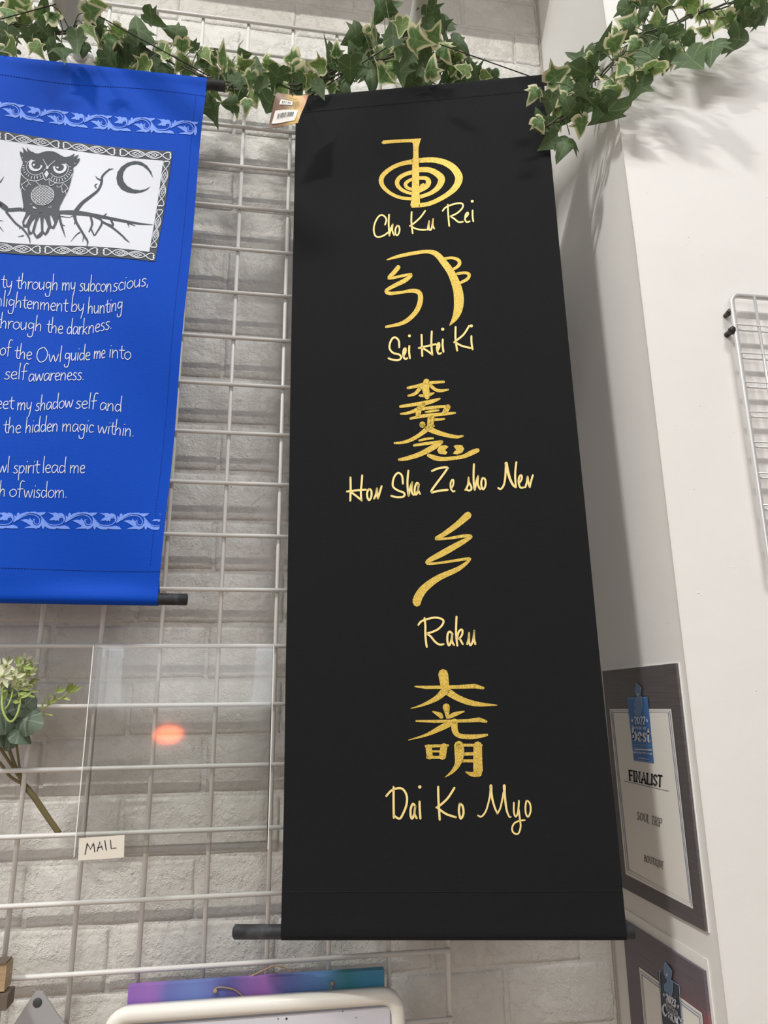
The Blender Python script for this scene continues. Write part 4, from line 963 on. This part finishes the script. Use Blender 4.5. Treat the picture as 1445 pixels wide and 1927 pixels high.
RIGHT = [(1130, 78, 66, 280, D_), (1158, 77, 38, 310, V_), (1086, 110, 40, 200, D_), (1116, 112, 34, 90, M_), (1046, 143, 56, 320, V_), (1008, 175, 38, 115, V_), (1078, 133, 40, 80, D_), (1066, 162, 44, 270, V_), (1105, 145, 52, 90, D_), (1136, 132, 40, 110, M_), (1062, 186, 36, 130, V_), (1036, 192, 44, 100, D_),
 (1014, 225, 40, 250, D_), (1016, 232, 36, 60, V_), (1098, 200, 60, 110, D_), (1130, 195, 44, 80, D_), (1140, 222, 56, 125, D_), (1096, 238, 38, 90, V_), (1068, 265, 50, 110, D_), (1035, 268, 46, 140, D_), (1156, 170, 34, 200, M_), (1176, 128, 40, 120, V_), (1166, 112, 32, 90, M_), (1190, 112, 36, 70, M_),
 (1182, 45, 48, 200, V_), (1182, 18, 50, 80, D_), (1215, 0, 60, 90, D_), (1245, 22, 40, 90, D_), (1300, 12, 36, 200, M_), (1236, 38, 38, 270, M_), (1225, 72, 60, 110, D_), (1288, 68, 42, 100, M_), (1270, 95, 46, 95, V_), (1222, 102, 54, 80, D_), (1204, 160, 58, 115, D_), (1226, 138, 40, 120, M_),
 (1304, 112, 52, 40, D_), (1342, 82, 62, 95, D_), (1388, 70, 50, 350, D_), (1370, 28, 46, 120, M_), (1412, 25, 56, 110, D_), (1430, 12, 40, 140, M_), (1328, 22, 36, 20, M_), (1400, 8, 36, 60, D_), (1258, 118, 36, 100, D_), (1196, 85, 40, 120, V_), (1440, 32, 34, 60, D_), (1325, 60, 30, 190, V_), (1072, 215, 44, 120, D_), (1050, 220, 40, 90, M_), (1120, 165, 40, 100, M_), (1098, 170, 40, 60, D_), (1250, 60, 34, 60, M_), (1160, 140, 36, 120, M_), (1146, 160, 40, 140, V_)]
garland('ivy_garland', [(-120, 30, -.06), (0, 45, -.06), (100, 60, -.065), (160, 50, -.06), (240, 75, -.03), (330, 120, -.025), (400, 150, -.025), (480, 160, -.035), (560, 158, -.045), (640, 140, -.05), (720, 110, -.06), (790, 100, -.09), (850, 115, -.07), (920, 150, -.06)],
        LEFT, 'variegated artificial ivy garland draped along the tops of both banners', [(-110, 95, (0, 10), (95, 100), 18, .0), (180, 480, (60, 130), (125, 175), 22, .01), (540, 700, (130, 80), (172, 165), 16, .01), (690, 780, (60, 50), (162, 158), 20, .02), (790, 925, (80, 140), (158, 156), 20, .02)], random.Random(11))
garland('ivy_garland', [(1025, 240, -.155), (1075, 205, -.165), (1110, 160, -.185), (1160, 110, -.215), (1215, 60, -.225), (1270, 45, -.225), (1340, 15, -.225), (1420, -10, -.225), (1560, -60, -.225)],
        RIGHT, 'variegated artificial ivy garland crossing the white pier corner at upper right', [(1030, 1200, (150, 20), (250, 150), 12, -.005), (1200, 1440, (-30, -60), (110, 50), 16, -.025), (1200, 1560, (-90, -120), (0, -10), 12, -.025)], random.Random(23))

# ------------------------------------------------------------------ clear acrylic mail holder
YF, YB, TH = -.047, -.0065, .0022
xa0, xa1 = onY(168, 1215, YF).x, onY(516, 1208, YF).x
za1 = onY(168, 1215, YF).z; za0 = onY(150, 1612, YF).z
ah = empty('mail_holder', ((xa0 + xa1) / 2, YF, za0), 'clear acrylic mail holder hooked on the white wire grid', 'letter holder')
xl0 = onY(147, 1612, YF).x
ah_x0 = (xa0 + xl0) / 2
MB().box((ah_x0, YF, za0), (xa1, YF + TH, za1)).build('front_panel', M['acrylic'], ah)
MB().box((ah_x0, YF + TH + .0002, za0), (ah_x0 + TH, YB - .0002, za1)).build('side_panel', M['acrylic_edge'], ah)
MB().box((xa1 - TH, YF + TH + .0002, za0), (xa1, YB - .0002, za1)).build('side_panel', M['acrylic_edge'], ah)
MB().box((ah_x0 + TH + .0002, YF + TH + .0002, za0), (xa1 - TH - .0002, YB - .0002, za0 + TH)).build('bottom_panel', M['acrylic_edge'], ah)
xb0, xb1 = onY(232, 1213, YB).x, onY(482, 1208, YB).x
zc = onY(480, 1322, YB).z
P = [(ah_x0, YB, za0), (xa1, YB, za0), (xa1, YB, za1 + .002), (xb1, YB, za1 + .002)]
c2 = arc_corner([(xb1, YB, za1 + .002), (xb1 - .002, YB, zc), (xb0 + .002, YB, zc), (xb0, YB, za1 + .002)], .012, 6)
P = [Vector(p) for p in P[:3]] + c2 + [Vector((ah_x0, YB, za1 + .002))]
n = len(P); V = P + [p + Vector((0, TH, 0)) for p in P]
tri = tessellate_polygon([[Vector((p.x, p.z, 0)) for p in P]])
Fc = [tuple(t) for t in tri] + [tuple(i + n for i in reversed(t)) for t in tri] + [(i, (i + 1) % n, (i + 1) % n + n, i + n) for i in range(n)]
mk('back_panel', V, Fc, M['acrylic'], ah)
MB().box((ah_x0 - .0002, YF - .0002, za0), (ah_x0 + .0008, YF + .0006, za1)).build('edge_highlight', M['paper_edge'], ah)  # opaque white strips stand in for the highlight along the acrylic edges
MB().box((xa1 - .0008, YF - .0002, za0), (xa1 + .0002, YF + .0006, za1)).build('edge_highlight', M['paper_edge'], ah)
for xa, xb in ((ah_x0, xb0), (xb1, xa1)):
    MB().box((xa, YB, za1 + .0022), (xb, .0045, za1 + .0044)).box((xa, .0047, za1 - .012), (xb, .0065, za1 + .0044)).build('hook', M['acrylic'], ah)
lc = lambda x, y: onY(0 + x / 4.31, 1480 + y / 4.31, YF - .001)
ml = solid_sheet(lambda x, y, d: lc(x, y) + Vector((0, d, 0)), [(642, 420), (1010, 394), (1005, 576), (632, 602)], 4, 3, .0007, 'mail_label', M['label_card'], ah, 'cream card label reading MAIL')
k = Ink()
for st in ['690,550,8 700,500,8 708,462,9', '!708,462,8 733,508,8 758,462,8', '758,462,8 765,495,8 768,530,8', '!788,525,8 810,450,9 832,510,8', '!792,495,7 828,488,7', '850,438,8 856,478,8 862,515,8', '!895,435,8 902,503,8 940,498,8']:
    k.stroke(S(st.lstrip('!')), 8, not st.startswith('!'))
k.build(lambda x, y: lc(x, y) + Vector((0, -.0003, 0)), 'handwriting', M['ink'], ml)

# ------------------------------------------------------------------ framed certificates on the pier side
def cert(root, quad, m_, wob, name='plaque'):
    Vq = [(q[0], q[1]) for q in quad]
C1 = crop(1130, 1270, 4.28); C2 = crop(1150, 1720, 7.225)
def side(px_, py_, off): return onX(px_, py_, XP - off)
def wall_card(root, P, off, th, m_, name, label=None):       # polygon in (y,z), a flat solid card against the side face
    n = len(P); V = [Vector((XP - off, y, z)) for y, z in P] + [Vector((XP - off + th, y, z)) for y, z in P]
    tri = tessellate_polygon([[Vector((y, z, 0)) for y, z in P]])
    Fc = [tuple(t) for t in tri] + [tuple(i + n for i in reversed(t)) for t in tri] + [(i, (i + 1) % n, (i + 1) % n + n, i + n) for i in range(n)]
    return mk(name, V, Fc, m_, root, False, None, label)
def yz(px_, py_, off=.005): p_ = onX(px_, py_, XP - off); return (p_.y, p_.z)
def ringband(k, q, i0, i1):                                    # rectangular outline between two insets (fractions)
    def ins(f):
        c = lerp(q[0], q[2], .5); return [lerp(p_, c, f) for p_ in q]
    a, b = ins(i0), ins(i1); base = len(k.V); k.V += a + b
    for i in range(4): j = (i + 1) % 4; k.F.append((base + i, base + j, base + 4 + j, base + 4 + i))
c1 = empty('award_plaque', Vector((XP - .004, -.07, -.33 + OZ)), 'dark award plaque marked 2022 finalist on the pier side', 'plaque')
TL1 = yz(1133, 1263); TR1 = yz(1271, 1248); BR1 = yz(1327, 1753); BL1 = yz(1171, 1670)
wall_card(c1, [TL1, TR1, BR1, BL1], .005, .0045, M['plaque'], 'board')
wall_card(c1, [(TL1[0] - .001 + .002, TL1[1] + .0012), (TR1[0] - .0015, TR1[1] + .0012), (BR1[0] - .0015, BR1[1] - .0012), (BL1[0] + .001, BL1[1] - .0012)], .0018, .0015, M['paper_edge'], 'backing')
def f1(off): return lambda x, y: side(*C1(x, y), off)
IN = [(72, 275), (568, 275), (745, 1885), (203, 1605)]
k = Ink(); k.poly(IN); k.build(f1(.0056), 'paper_panel', M['paper'], c1)
def inset(q, f):                                                # f pixels-ish inwards
    (a, b, c, d) = q; return [(a[0] + f, a[1] + f * 1.2), (b[0] - f, b[1] + f * 1.2), (c[0] - f, c[1] - f * 2.0), (d[0] + f, d[1] - f * 1.4)]
k = Ink()
for f_, w in ((12, 4), (24, 5)):
    q = inset(IN, f_); k.stroke(q + [q[0]], w, False)
k.build(f1(.0060), 'ruled_border', M['rule'], c1)
k = Ink(); k.poly(S('212,182 378,175 428,712 268,690')); kb = k.build(f1(.0062), 'blue_badge', M['badge'], c1)
k = Ink(); k.poly(S('290,65 328,105 318,160 330,180 335,250 318,325 298,330 270,300 285,268 272,250 275,215 292,190 295,170 275,135')); k.build(f1(.0065), 'state_outline_shape', M['badge_state'], c1)
k = Ink(); k.stroke(S('290,65 328,105 318,160 330,180 335,250 318,325 298,330 270,300 285,268 272,250 275,215 292,190 295,170 275,135 290,65'), 3, False)
k.stroke(S('218,190 372,184'), 3, False); k.stroke(S('266,560 405,572'), 2, False); k.stroke(S('268,585 410,595'), 2, False); k.stroke(S('275,682 418,702'), 2, False)
k.build(f1(.0068), 'badge_outline', M['badge_line'], c1)
def star(k, x, y, rx, ry):
    k.poly([(x + rx * (1 if i % 2 == 0 else .42) * math.sin(PI * i / 5), y - ry * (1 if i % 2 == 0 else .42) * math.cos(PI * i / 5)) for i in range(10)])
k = Ink(); text(k, '2022', [(268, 335), (362, 333), (360, 396), (272, 394)], 7.5); star(k, 254, 367, 13, 20); star(k, 374, 368, 11, 20); star(k, 299, 158, 10, 16)
text(k, 'BEST OF THE', [(266, 418), (370, 420), (368, 440), (268, 436)], 4)
text(k, 'best', [(248, 412), (402, 425), (400, 540), (255, 525)], 14, 0, LO, 1.75)
k.stroke(S('270,600 412,606'), 9, False, caps=False); k.stroke(S('266,622 412,636'), 16, False, caps=False); k.stroke(S('300,668 390,680'), 4, False, caps=False)
k.build(f1(.0069), 'badge_text', M['white_print'], c1)
k = Ink(); text(k, 'MYCENTRALJERSEY', [(272, 617), (408, 628), (406, 645), (274, 632)], 2.5); k.build(f1(.0072), 'badge_small_print', M['badge'], c1)
k = Ink(); text(k, 'FINALIST', [(222, 768), (498, 815), (494, 902), (228, 848)], 13, 8); k.build(f1(.0062), 'finalist_text', M['black_ink'], c1)
k = Ink(); k.stroke(S('190,855 552,937'), 3.5, False); k.build(f1(.0062), 'text_underline', M['grey_ink'], c1)
k = Ink(); text(k, 'SOUL TRIP', [(290, 1102), (496, 1160), (490, 1226), (292, 1162)], 5, 3.4); k.build(f1(.0062), 'name_text', M['grey_ink'], c1)
k = Ink(); text(k, 'BOUTIQUE', [(348, 1448), (510, 1508), (508, 1562), (350, 1500)], 4.4, 3); k.build(f1(.0062), 'category_text', M['grey_ink'], c1)
c2 = empty('award_plaque', Vector((XP - .004, -.07, -.366 + OZ)), 'dark award plaque marked 2023 with a reddish band, lower one on the pier', 'plaque')
y1_, y0_ = .029, -.1615
zt2 = -.3655 + OZ; zb2 = zt2 - .305
wall_card(c2, [(y1_, zt2), (y0_, zt2 - .001), (y0_, zb2), (y1_, zb2)], .0055, .0035, M['plaque2'], 'board')
wall_card(c2, [(y1_, zt2 + .013), (-.05, zt2 + .012), (y0_ - .004, zt2 + .011), (y0_ - .008, zb2 - .01), (y1_, zb2 - .01)], .0016, .0014, M['paper_edge'], 'backing')
def f2(off): return lambda y, z: Vector((XP - off, y, z))
# panel rectangle: upper left at crop (390,720); lower part lies below the photograph
pl = yz(*C2(390, 720)); pr = yz(*C2(1250, 1385))
ya, yb_ = pl[0], pr[0]; zp = pl[1]; zp2 = zb2 + .03
k = Ink(); k.poly([(ya, zp), (yb_, zp), (yb_, zp2), (ya, zp2)]); k.build(f2(.0061), 'paper_panel', M['paper'], c2)
k = Ink()
for f_, w in ((.003, .0009), (.006, .0011)):
    q = [(ya - f_, zp - f_), (yb_ + f_, zp - f_), (yb_ + f_, zp2 + f_), (ya - f_, zp2 + f_)]; base = len(k.V)
    q2 = [(ya - f_ - w, zp - f_ - w), (yb_ + f_ + w, zp - f_ - w), (yb_ + f_ + w, zp2 + f_ + w), (ya - f_ - w, zp2 + f_ + w)]
    k.V += q + q2
    for i in range(4): j = (i + 1) % 4; k.F.append((base + i, base + j, base + 4 + j, base + 4 + i))
k.build(f2(.0064), 'ruled_border', M['rule'], c2)
ba = yz(*C2(650, 765)); bb_ = yz(*C2(925, 975))
yA, yB2 = ba[0], bb_[0]; zB = (ba[1] + bb_[1]) / 2; zBb = zB - .105
k = Ink(); k.poly([(yA, zB), (yB2, zB), (yB2, zBb), (yA, zBb)]); k.build(f2(.0067), 'navy_badge', M['badge_dark'], c2)
def f2p(off): return lambda x, y: side(*C2(x, y), off)
k = Ink(); k.poly(S('735,652 825,775 820,840 805,895 838,935 835,1050 815,1125 795,1110 770,1075 730,1050 722,965 760,930 760,890 722,820 720,715')); k.build(f2p(.0070), 'state_outline_shape', M['badge_state'], c2)
k = Ink(); k.stroke(S('735,652 825,775 820,840 805,895 838,935 835,1050 815,1125'), 6, False); k.stroke(S('735,652 720,715 722,820 760,890 760,930 722,965 730,1050'), 6, False)
k.stroke(S('690,1496 653,768 745,850'), 8, False); k.stroke(S('815,900 922,972 945,1250 968,1496'), 8, False); k.build(f2p(.0072), 'badge_outline', M['badge_line'], c2)
k = Ink(); text(k, '2023', [(738, 1075), (882, 1175), (880, 1280), (742, 1170)], 20); star(k, 715, 1098, 18, 32); star(k, 910, 1258, 22, 38); star(k, 757, 825, 20, 34)
k.build(f2p(.0074), 'badge_text', M['white_print'], c2)
k = Ink(); text(k, 'UNOFFICIAL', [(740, 1195), (915, 1335), (915, 1385), (742, 1240)], 5, 0, dict(UP, U=UP['U'])); text(k, 'COMMUNITY', [(745, 1265), (930, 1395), (930, 1435), (748, 1305)], 5)
text(k, 'C', [(685, 1215), (765, 1240), (765, 1400), (700, 1370)], 24); text(k, 'HOICE', [(768, 1310), (975, 1440), (978, 1560), (775, 1415)], 17, 9)
k.build(f2p(.0075), 'award_name_text', M['white_print'], c2)

# ------------------------------------------------------------------ galvanised wire rack on the pier front
YR = -.198
wr = empty('wire_rack', (1.03, YR, .07 + OZ), 'silver wire rack panel mounted on the white pier front', 'wire rack')
xl, xr = .9135, 1.32; ztp, zbt = .4655 + OZ, .071 + OZ
fr = arc_corner([(xl + .2, YR, ztp), (xl, YR, ztp), (xl - .002, YR, zbt), (xr, YR, zbt), (xr, YR, ztp), (xl + .2, YR, ztp)], .012, 6)
MB().tube(fr[:-1], .0036, 12, closed=True).build('frame', M['rack'], wr, True)
for i in range(1, 9):
    z = ztp - .0085 - i * .0425
    MB().tube([(xl, YR + .003, z), (xr, YR + .003, z)], .0016, 8).build('horizontal_wire', M['rack'], wr, True)
    MB().tube([(xl, YR - .0032, z + .0045), (xr, YR - .0032, z + .0045)], .0011, 6).build('horizontal_wire', M['rack'], wr, True)
for i in range(10):
    x = xl + .034 + i * .0405
    if x < xr: MB().tube([(x, YR - .002, ztp), (x, YR - .002, zbt)], .002, 8).build('vertical_wire', M['rack'], wr, True)
pb = onY(1379, 621, YR)
MB().lathe((pb.x, YR + .006, pb.z), (0, 1, 0), [(-.009, .003), (-.008, .005), (-.003, .0055), (0, .004), (.008, .004)], 16).build('bolt', M['iron'], wr, True)
pb = onY(1376, 585, YR)
MB().lathe((pb.x, YR + .004, pb.z), (0, 1, 0), [(-.004, .002), (-.003, .0045), (0, .0045), (.010, .003)], 16).build('bolt', M['iron'], wr, True)

# ------------------------------------------------------------------ whiteboard and painted canvas at the foot
cv = [onY(244, 1850, -.012), onY(722, 1826, -.012)]
cz = (cv[0].z + cv[1].z) / 2; cvx0, cvx1 = onY(242, 1870, -.012).x, cv[1].x
sg = empty('canvas_sign', (cvx0, -.012, cz - .2), 'purple and teal painted canvas sign behind the whiteboard', 'sign')
MB().box((cvx0, -.0165, cz - .2), (cvx1, -.0060, cz)).build('canvas', M['canvas'], sg)
for P in ([(405, 1865), (410, 1858), (440, 1862), (462, 1880)], [(624, 1851), (624, 1862), (622, 1878)], [(470, 1838), (500, 1824), (515, 1818), (535, 1820), (550, 1832)], [(676, 1830), (681, 1823), (686, 1830)]):
    Yq = -.0185 if P[0][1] > 1845 else -.008
    MB().tube([Vector(p) for p in catmull([tuple(onY(x, y, Yq)) for x, y in P], 4)], .0009, 6).build('twine', M['twine'], sg, True)
for x, y in ((405, 1865), (625, 1851)): 
    q = onY(x, y, -.018); MB().lathe(q, (0, 1, 0), [(-.002, .001), (-.0015, .0025), (.0005, .0028)], 10).build('knot', M['twine'], sg, True)
YBD = -.034
p0 = onY(196, 1893, YBD); p1 = onY(760, 1870, YBD)
xw0, xw1 = onY(193, 1915, YBD).x, onY(763, 1900, YBD).x
zw = onY(480, 1881, YBD).z; zwb = zw - .45
wb = empty('whiteboard', ((xw0 + xw1) / 2, YBD, zwb), 'white framed whiteboard with lavender tinted surface at the bottom edge', 'whiteboard')
MB().box((xw0 + .010, YBD + .003, zwb + .01), (xw1 - .010, YBD + .0155, zw - .01)).build('board', M['dryerase'], wb)
path = [(x, YBD + .004, z) for x, z in [(xw0 + .0085, zw - .1), (xw0 + .0085, zw - .0085), (xw1 - .0085, zw - .0085), (xw1 - .0085, zwb + .0085), (xw0 + .0085, zwb + .0085), (xw0 + .0085, zw - .1)]]
fr = arc_corner(path, .022, 8)[:-1]
# frame profile: softly rounded bar
V = []; Fc = []; n = len(fr); prof = [(-.0085, .010), (-.0088, .002), (-.0078, -.0035), (-.004, -.0058), (.001, -.006), (.006, -.0045), (.0082, -.001), (.0085, .0035)]
cxw, czw = (xw0 + xw1) / 2, (zw + zwb) / 2
for i, p_ in enumerate(fr):
    t = (fr[(i + 1) % n] - fr[i - 1]).normalized(); nn_ = Vector((t.z, 0, -t.x))
    if nn_.dot(Vector((cxw, 0, czw)) - Vector((p_.x, 0, p_.z))) < 0: nn_ = -nn_
    for a_, b_ in prof: V.append(p_ + nn_ * a_ + Vector((0, b_, 0)))
kk = len(prof)
for i in range(n):
    j = (i + 1) % n
    for q in range(kk): Fc.append((i * kk + q, i * kk + (q + 1) % kk, j * kk + (q + 1) % kk, j * kk + q))
mk('frame', V, Fc, M['whiteframe'], wb, True)
q0, q1 = .0165, .0175
k = Ink(); base = len(k.V)
a_ = [(xw0 + q0, zw - q0), (xw1 - q0, zw - q0), (xw1 - q0, zwb + q0), (xw0 + q0, zwb + q0)]; b_ = [(xw0 + q1 + .001, zw - q1 - .001), (xw1 - q1 - .001, zw - q1 - .001), (xw1 - q1 - .001, zwb + q1), (xw0 + q1 + .001, zwb + q1)]
k.V += a_ + b_
for i in range(4): j = (i + 1) % 4; k.F.append((i, j, 4 + j, 4 + i))
k.build(lambda x, z: Vector((x, YBD + .0026, z)), 'inner_trim', M['greytrim'], wb)
for x_, y_, r_ in ((539, 1917, .0012), (523, 1917, .0007), (670, 1915, .0006), (645, 1903, .0007)):
    q = onY(x_, y_, YBD + .0024); kq = Ink(); kq.dot(q.x, q.z, r_); kq.build(lambda x, z: Vector((x, YBD + .0024, z)), 'ink_speck', M['ink'], wb)

# ------------------------------------------------------------------ grey hook plate and wooden sign at lower left
YH = -.008
hp = empty('hook_plate', onY(73, 1925, YH), 'grey plastic triangular plate with a dark hole at lower left', 'plate')
P = [onY(x, y, YH) for x, y in [(8, 1955), (26, 1927), (60, 1875), (66, 1868), (73, 1865.5), (80, 1868), (86, 1876), (105, 1905), (125, 1932), (140, 1955)]]
n = len(P); V = P + [p_ + Vector((0, .003, 0)) for p_ in P]
mk('plate', V, [tuple(range(n)), tuple(range(2 * n - 1, n - 1, -1))] + [(i, i + n, (i + 1) % n + n, (i + 1) % n) for i in range(n)], M['hookplate'], hp)
q = onY(70.5, 1886.5, YH)
MB().lathe(q, (0, -1, 0), [(-.001, .0048), (.0006, .005), (.0010, .004)], 20).build('hole_disc', M['hole'], hp, True)  # dark disc laid on the plate in place of the shaded open hole
YS = -.03
ws = empty('wooden_sign', onY(5, 1900, YS), 'stacked pale and dark wooden block sign cut off at the left edge', 'sign')
a0, a1 = onY(13, 1815, YS), onY(8, 1866, YS)
MB().box((a0.x - .20, YS, a1.z), (a0.x, YS + .022, a0.z)).build('upper_block', M['wood'], ws)
b0, b1 = onY(14, 1862, YS - .004), onY(12, 1890, YS - .004)
MB().box((a0.x - .20, YS - .004, b1.z - .006), (b0.x + .001, YS + .02, a1.z - .0015)).build('lower_block', M['wood_dark'], ws)
MB().box((a0.x - .195, YS - .001, a0.z + .0002), (a0.x - .001, YS + .020, a0.z + .0022)).build('top_strip', M['wood_dark'], ws)

# ------------------------------------------------------------------ artificial flowers tucked through the grid
YFL = -.02
fl_ = empty('artificial_flower_spray', onY(110, 1567, .02), 'spray of artificial cream and lime flowers tucked through the grid', 'flowers')
def stemp(P, r, name='stem', m_=None):
    MB().tube([Vector(p) for p in catmull([tuple(onY(x, y, Y)) for x, y, Y in P], 5)], r, 8).build(name, m_ or M['stem'], fl_, True)
stemp([(111, 1568, .030), (88, 1535, .022), (62, 1497, .013), (42, 1474, .013)], [.0036] * 15 + [.0034])
stemp([(44, 1476, .013), (20, 1462, .008), (0, 1436, -.004), (-30, 1400, -.012)], .0018)
stemp([(42, 1472, .013), (25, 1445, .008), (5, 1415, -.006), (-12, 1385, -.018)], .0018)
stemp([(40, 1468, .013), (28, 1440, .008), (15, 1405, -.01), (2, 1370, -.02)], .0020)
stemp([(40, 1466, .013), (36, 1440, .008), (31, 1400, -.01), (25, 1365, -.02)], .0015)
# rounded grey-green leaves
GLf = [leaf_mesh(31 + i, 'greyleaf', .25 + .15 * i, True) for i in range(3)]
rf = random.Random(4)
for x, y, s_, a in [(42, 1330, 62, 200), (48, 1352, 60, 20), (18, 1372, 66, 160), (38, 1378, 50, 35), (8, 1345, 60, 100), (20, 1392, 36, 110), (-10, 1370, 60, 90), (5, 1320, 56, 270)]:
    b_ = add_leaf(fl_, onY(x, y, YFL - .005 + rf.uniform(-.012, .008)), a, s_, 'D', rnd=rf, meshes=GLf)
# looping tendrils
stemp([(5, 1300, -.035), (4, 1330, -.045), (12, 1352, -.048), (22, 1358, -.048), (32, 1345, -.046), (38, 1320, -.04), (34, 1300, -.035)], .0014, 'tendril', M['bud'])
stemp([(8, 1336, -.044), (16, 1326, -.044), (22, 1310, -.04), (24, 1296, -.036)], .0011, 'tendril', M['bud'])
# slender sprig reaching right
stemp([(60, 1350, -.02), (80, 1334, -.022), (100, 1322, -.024), (118, 1312, -.026), (128, 1302, -.026)], .0009, 'tendril', M['bud'])
stemp([(92, 1326, -.024), (100, 1312, -.024), (106, 1302, -.024)], .0008, 'tendril', M['bud'])
stemp([(72, 1348, -.02), (82, 1345, -.022), (92, 1344, -.022)], .0007, 'tendril', M['bud'])
def petal_mesh(name, m_, L, W, seed):
    V = []; Fc = []; nx = 5
    for i in range(nx + 1):
        t = i / nx; w = W * math.sin(PI * min(.96, t * .9 + .08)) ; z = .25 * L * t * t
        V += [(-w, L * t, z + w * .4), (0, L * t, z), (w, L * t, z + w * .4)]
    for i in range(nx):
        a = i * 3; Fc += [(a, a + 1, a + 4, a + 3), (a + 1, a + 2, a + 5, a + 4)]
    me = bpy.data.meshes.new(name); me.from_pydata(V, [], Fc); me.materials.append(M[m_]); me.polygons.foreach_set('use_smooth', [True] * len(me.polygons)); return me
PM = petal_mesh('petal', 'petal', 1, .2, 0); LB = petal_mesh('floret', 'bud', 1, .16, 0)
def put(me, name, P, ang, s_px, tilt, roll=0):
    dep = (P - CAM).dot(r2); s_ = s_px * dep / F; a = math.radians(ang)
    tip = (r0 * math.cos(a) + r1 * math.sin(a)); nrm = -(P - CAM).normalized(); sd = tip.cross(nrm).normalized()
    tip = Matrix.Rotation(tilt, 3, sd) @ tip; nrm = Matrix.Rotation(tilt, 3, sd) @ nrm; nrm = Matrix.Rotation(roll, 3, tip) @ nrm; sd = tip.cross(nrm).normalized(); nrm = sd.cross(tip).normalized()
    o = bpy.data.objects.new(name, me); col.objects.link(o); o.parent = fl_
    o.matrix_basis = Matrix.Translation(P - ORG[fl_.name]) @ Matrix((sd, tip.normalized(), nrm)).transposed().to_4x4() @ Matrix.Diagonal((s_, s_, s_, 1))
def flower(x, y, Y, n, s_px, rot):
    P = onY(x, y, Y)
    for i in range(n): put(PM, 'petal', P, rot + 360 * i / n, s_px * rf.uniform(.8, 1.1), rf.uniform(-.7, -.2))
    MB().lathe(P + Vector((0, -.002, 0)), (0, -1, 0), [(-.002, .001), (0, .0022), (.002, .001)], 8).build('flower_centre', M['bud'], fl_, True)
for f_ in [(6, 1272, -.05, 6, 26, 10), (46, 1243, -.03, 6, 16, 30), (38, 1255, -.035, 5, 14, 80), (58, 1248, -.025, 6, 14, 0), (28, 1275, -.045, 6, 20, 40), (52, 1268, -.03, 6, 15, 60), (12, 1252, -.045, 5, 18, 100), (-8, 1260, -.045, 5, 20, 0), (38, 1285, -.04, 5, 15, 20), (50, 1290, -.035, 5, 12, 70)]: flower(*f_)
for _ in range(90):
    x = rf.uniform(-6, 60); y = rf.uniform(1250, 1322)
    if (x - 28) ** 2 / 34 ** 2 + (y - 1285) ** 2 / 42 ** 2 > 1: continue
    put(LB, 'floret', onY(x, y, rf.uniform(-.045, -.02)), rf.uniform(-110, 20), rf.uniform(12, 22), rf.uniform(-.8, .3), rf.uniform(-.6, .6))
for x, y, a, s_ in [(128, 1302, -60, 26), (128, 1303, -40, 30), (126, 1304, -75, 22), (129, 1304, -25, 26), (118, 1312, 20, 16), (104, 1318, -100, 14), (106, 1302, -60, 16), (106, 1303, -20, 22), (92, 1326, -120, 14), (90, 1328, -80, 14), (82, 1334, -110, 12), (96, 1322, -20, 16), (90, 1344, 10, 10), (80, 1346, -60, 10), (110, 1314, -20, 14), (98, 1312, -130, 10)]:
    put(LB, 'floret', onY(x, y, -.025), a, s_, rf.uniform(-.3, .2))

# ------------------------------------------------------------------ small marks of the room behind the photographer
rl = empty('red_lamp', (-.0887 + .0, -2.0254, -.2012 + OZ), 'round orange red lamp glowing behind the photographer', 'lamp')
def flat_lamp(prof, name, m_):
    mb = MB().lathe((0, 0, 0), (0.13, .99, .045), prof, 24); c_ = Vector((-.0887, -2.0254, -.2012 + OZ))
    mb.V = [Vector((v.x * 1.0, v.y, v.z * .6)) + c_ for v in mb.V]; return mb.build(name, m_, rl, True)
flat_lamp([(-.04, .02), (-.03, .05), (-.012, .055)], 'lamp_body', M['iron'])
flat_lamp([(-.0118, .050), (-.004, .050), (.004, .038), (.010, .02), (.012, .002)], 'lamp_glass', M['redlamp'])
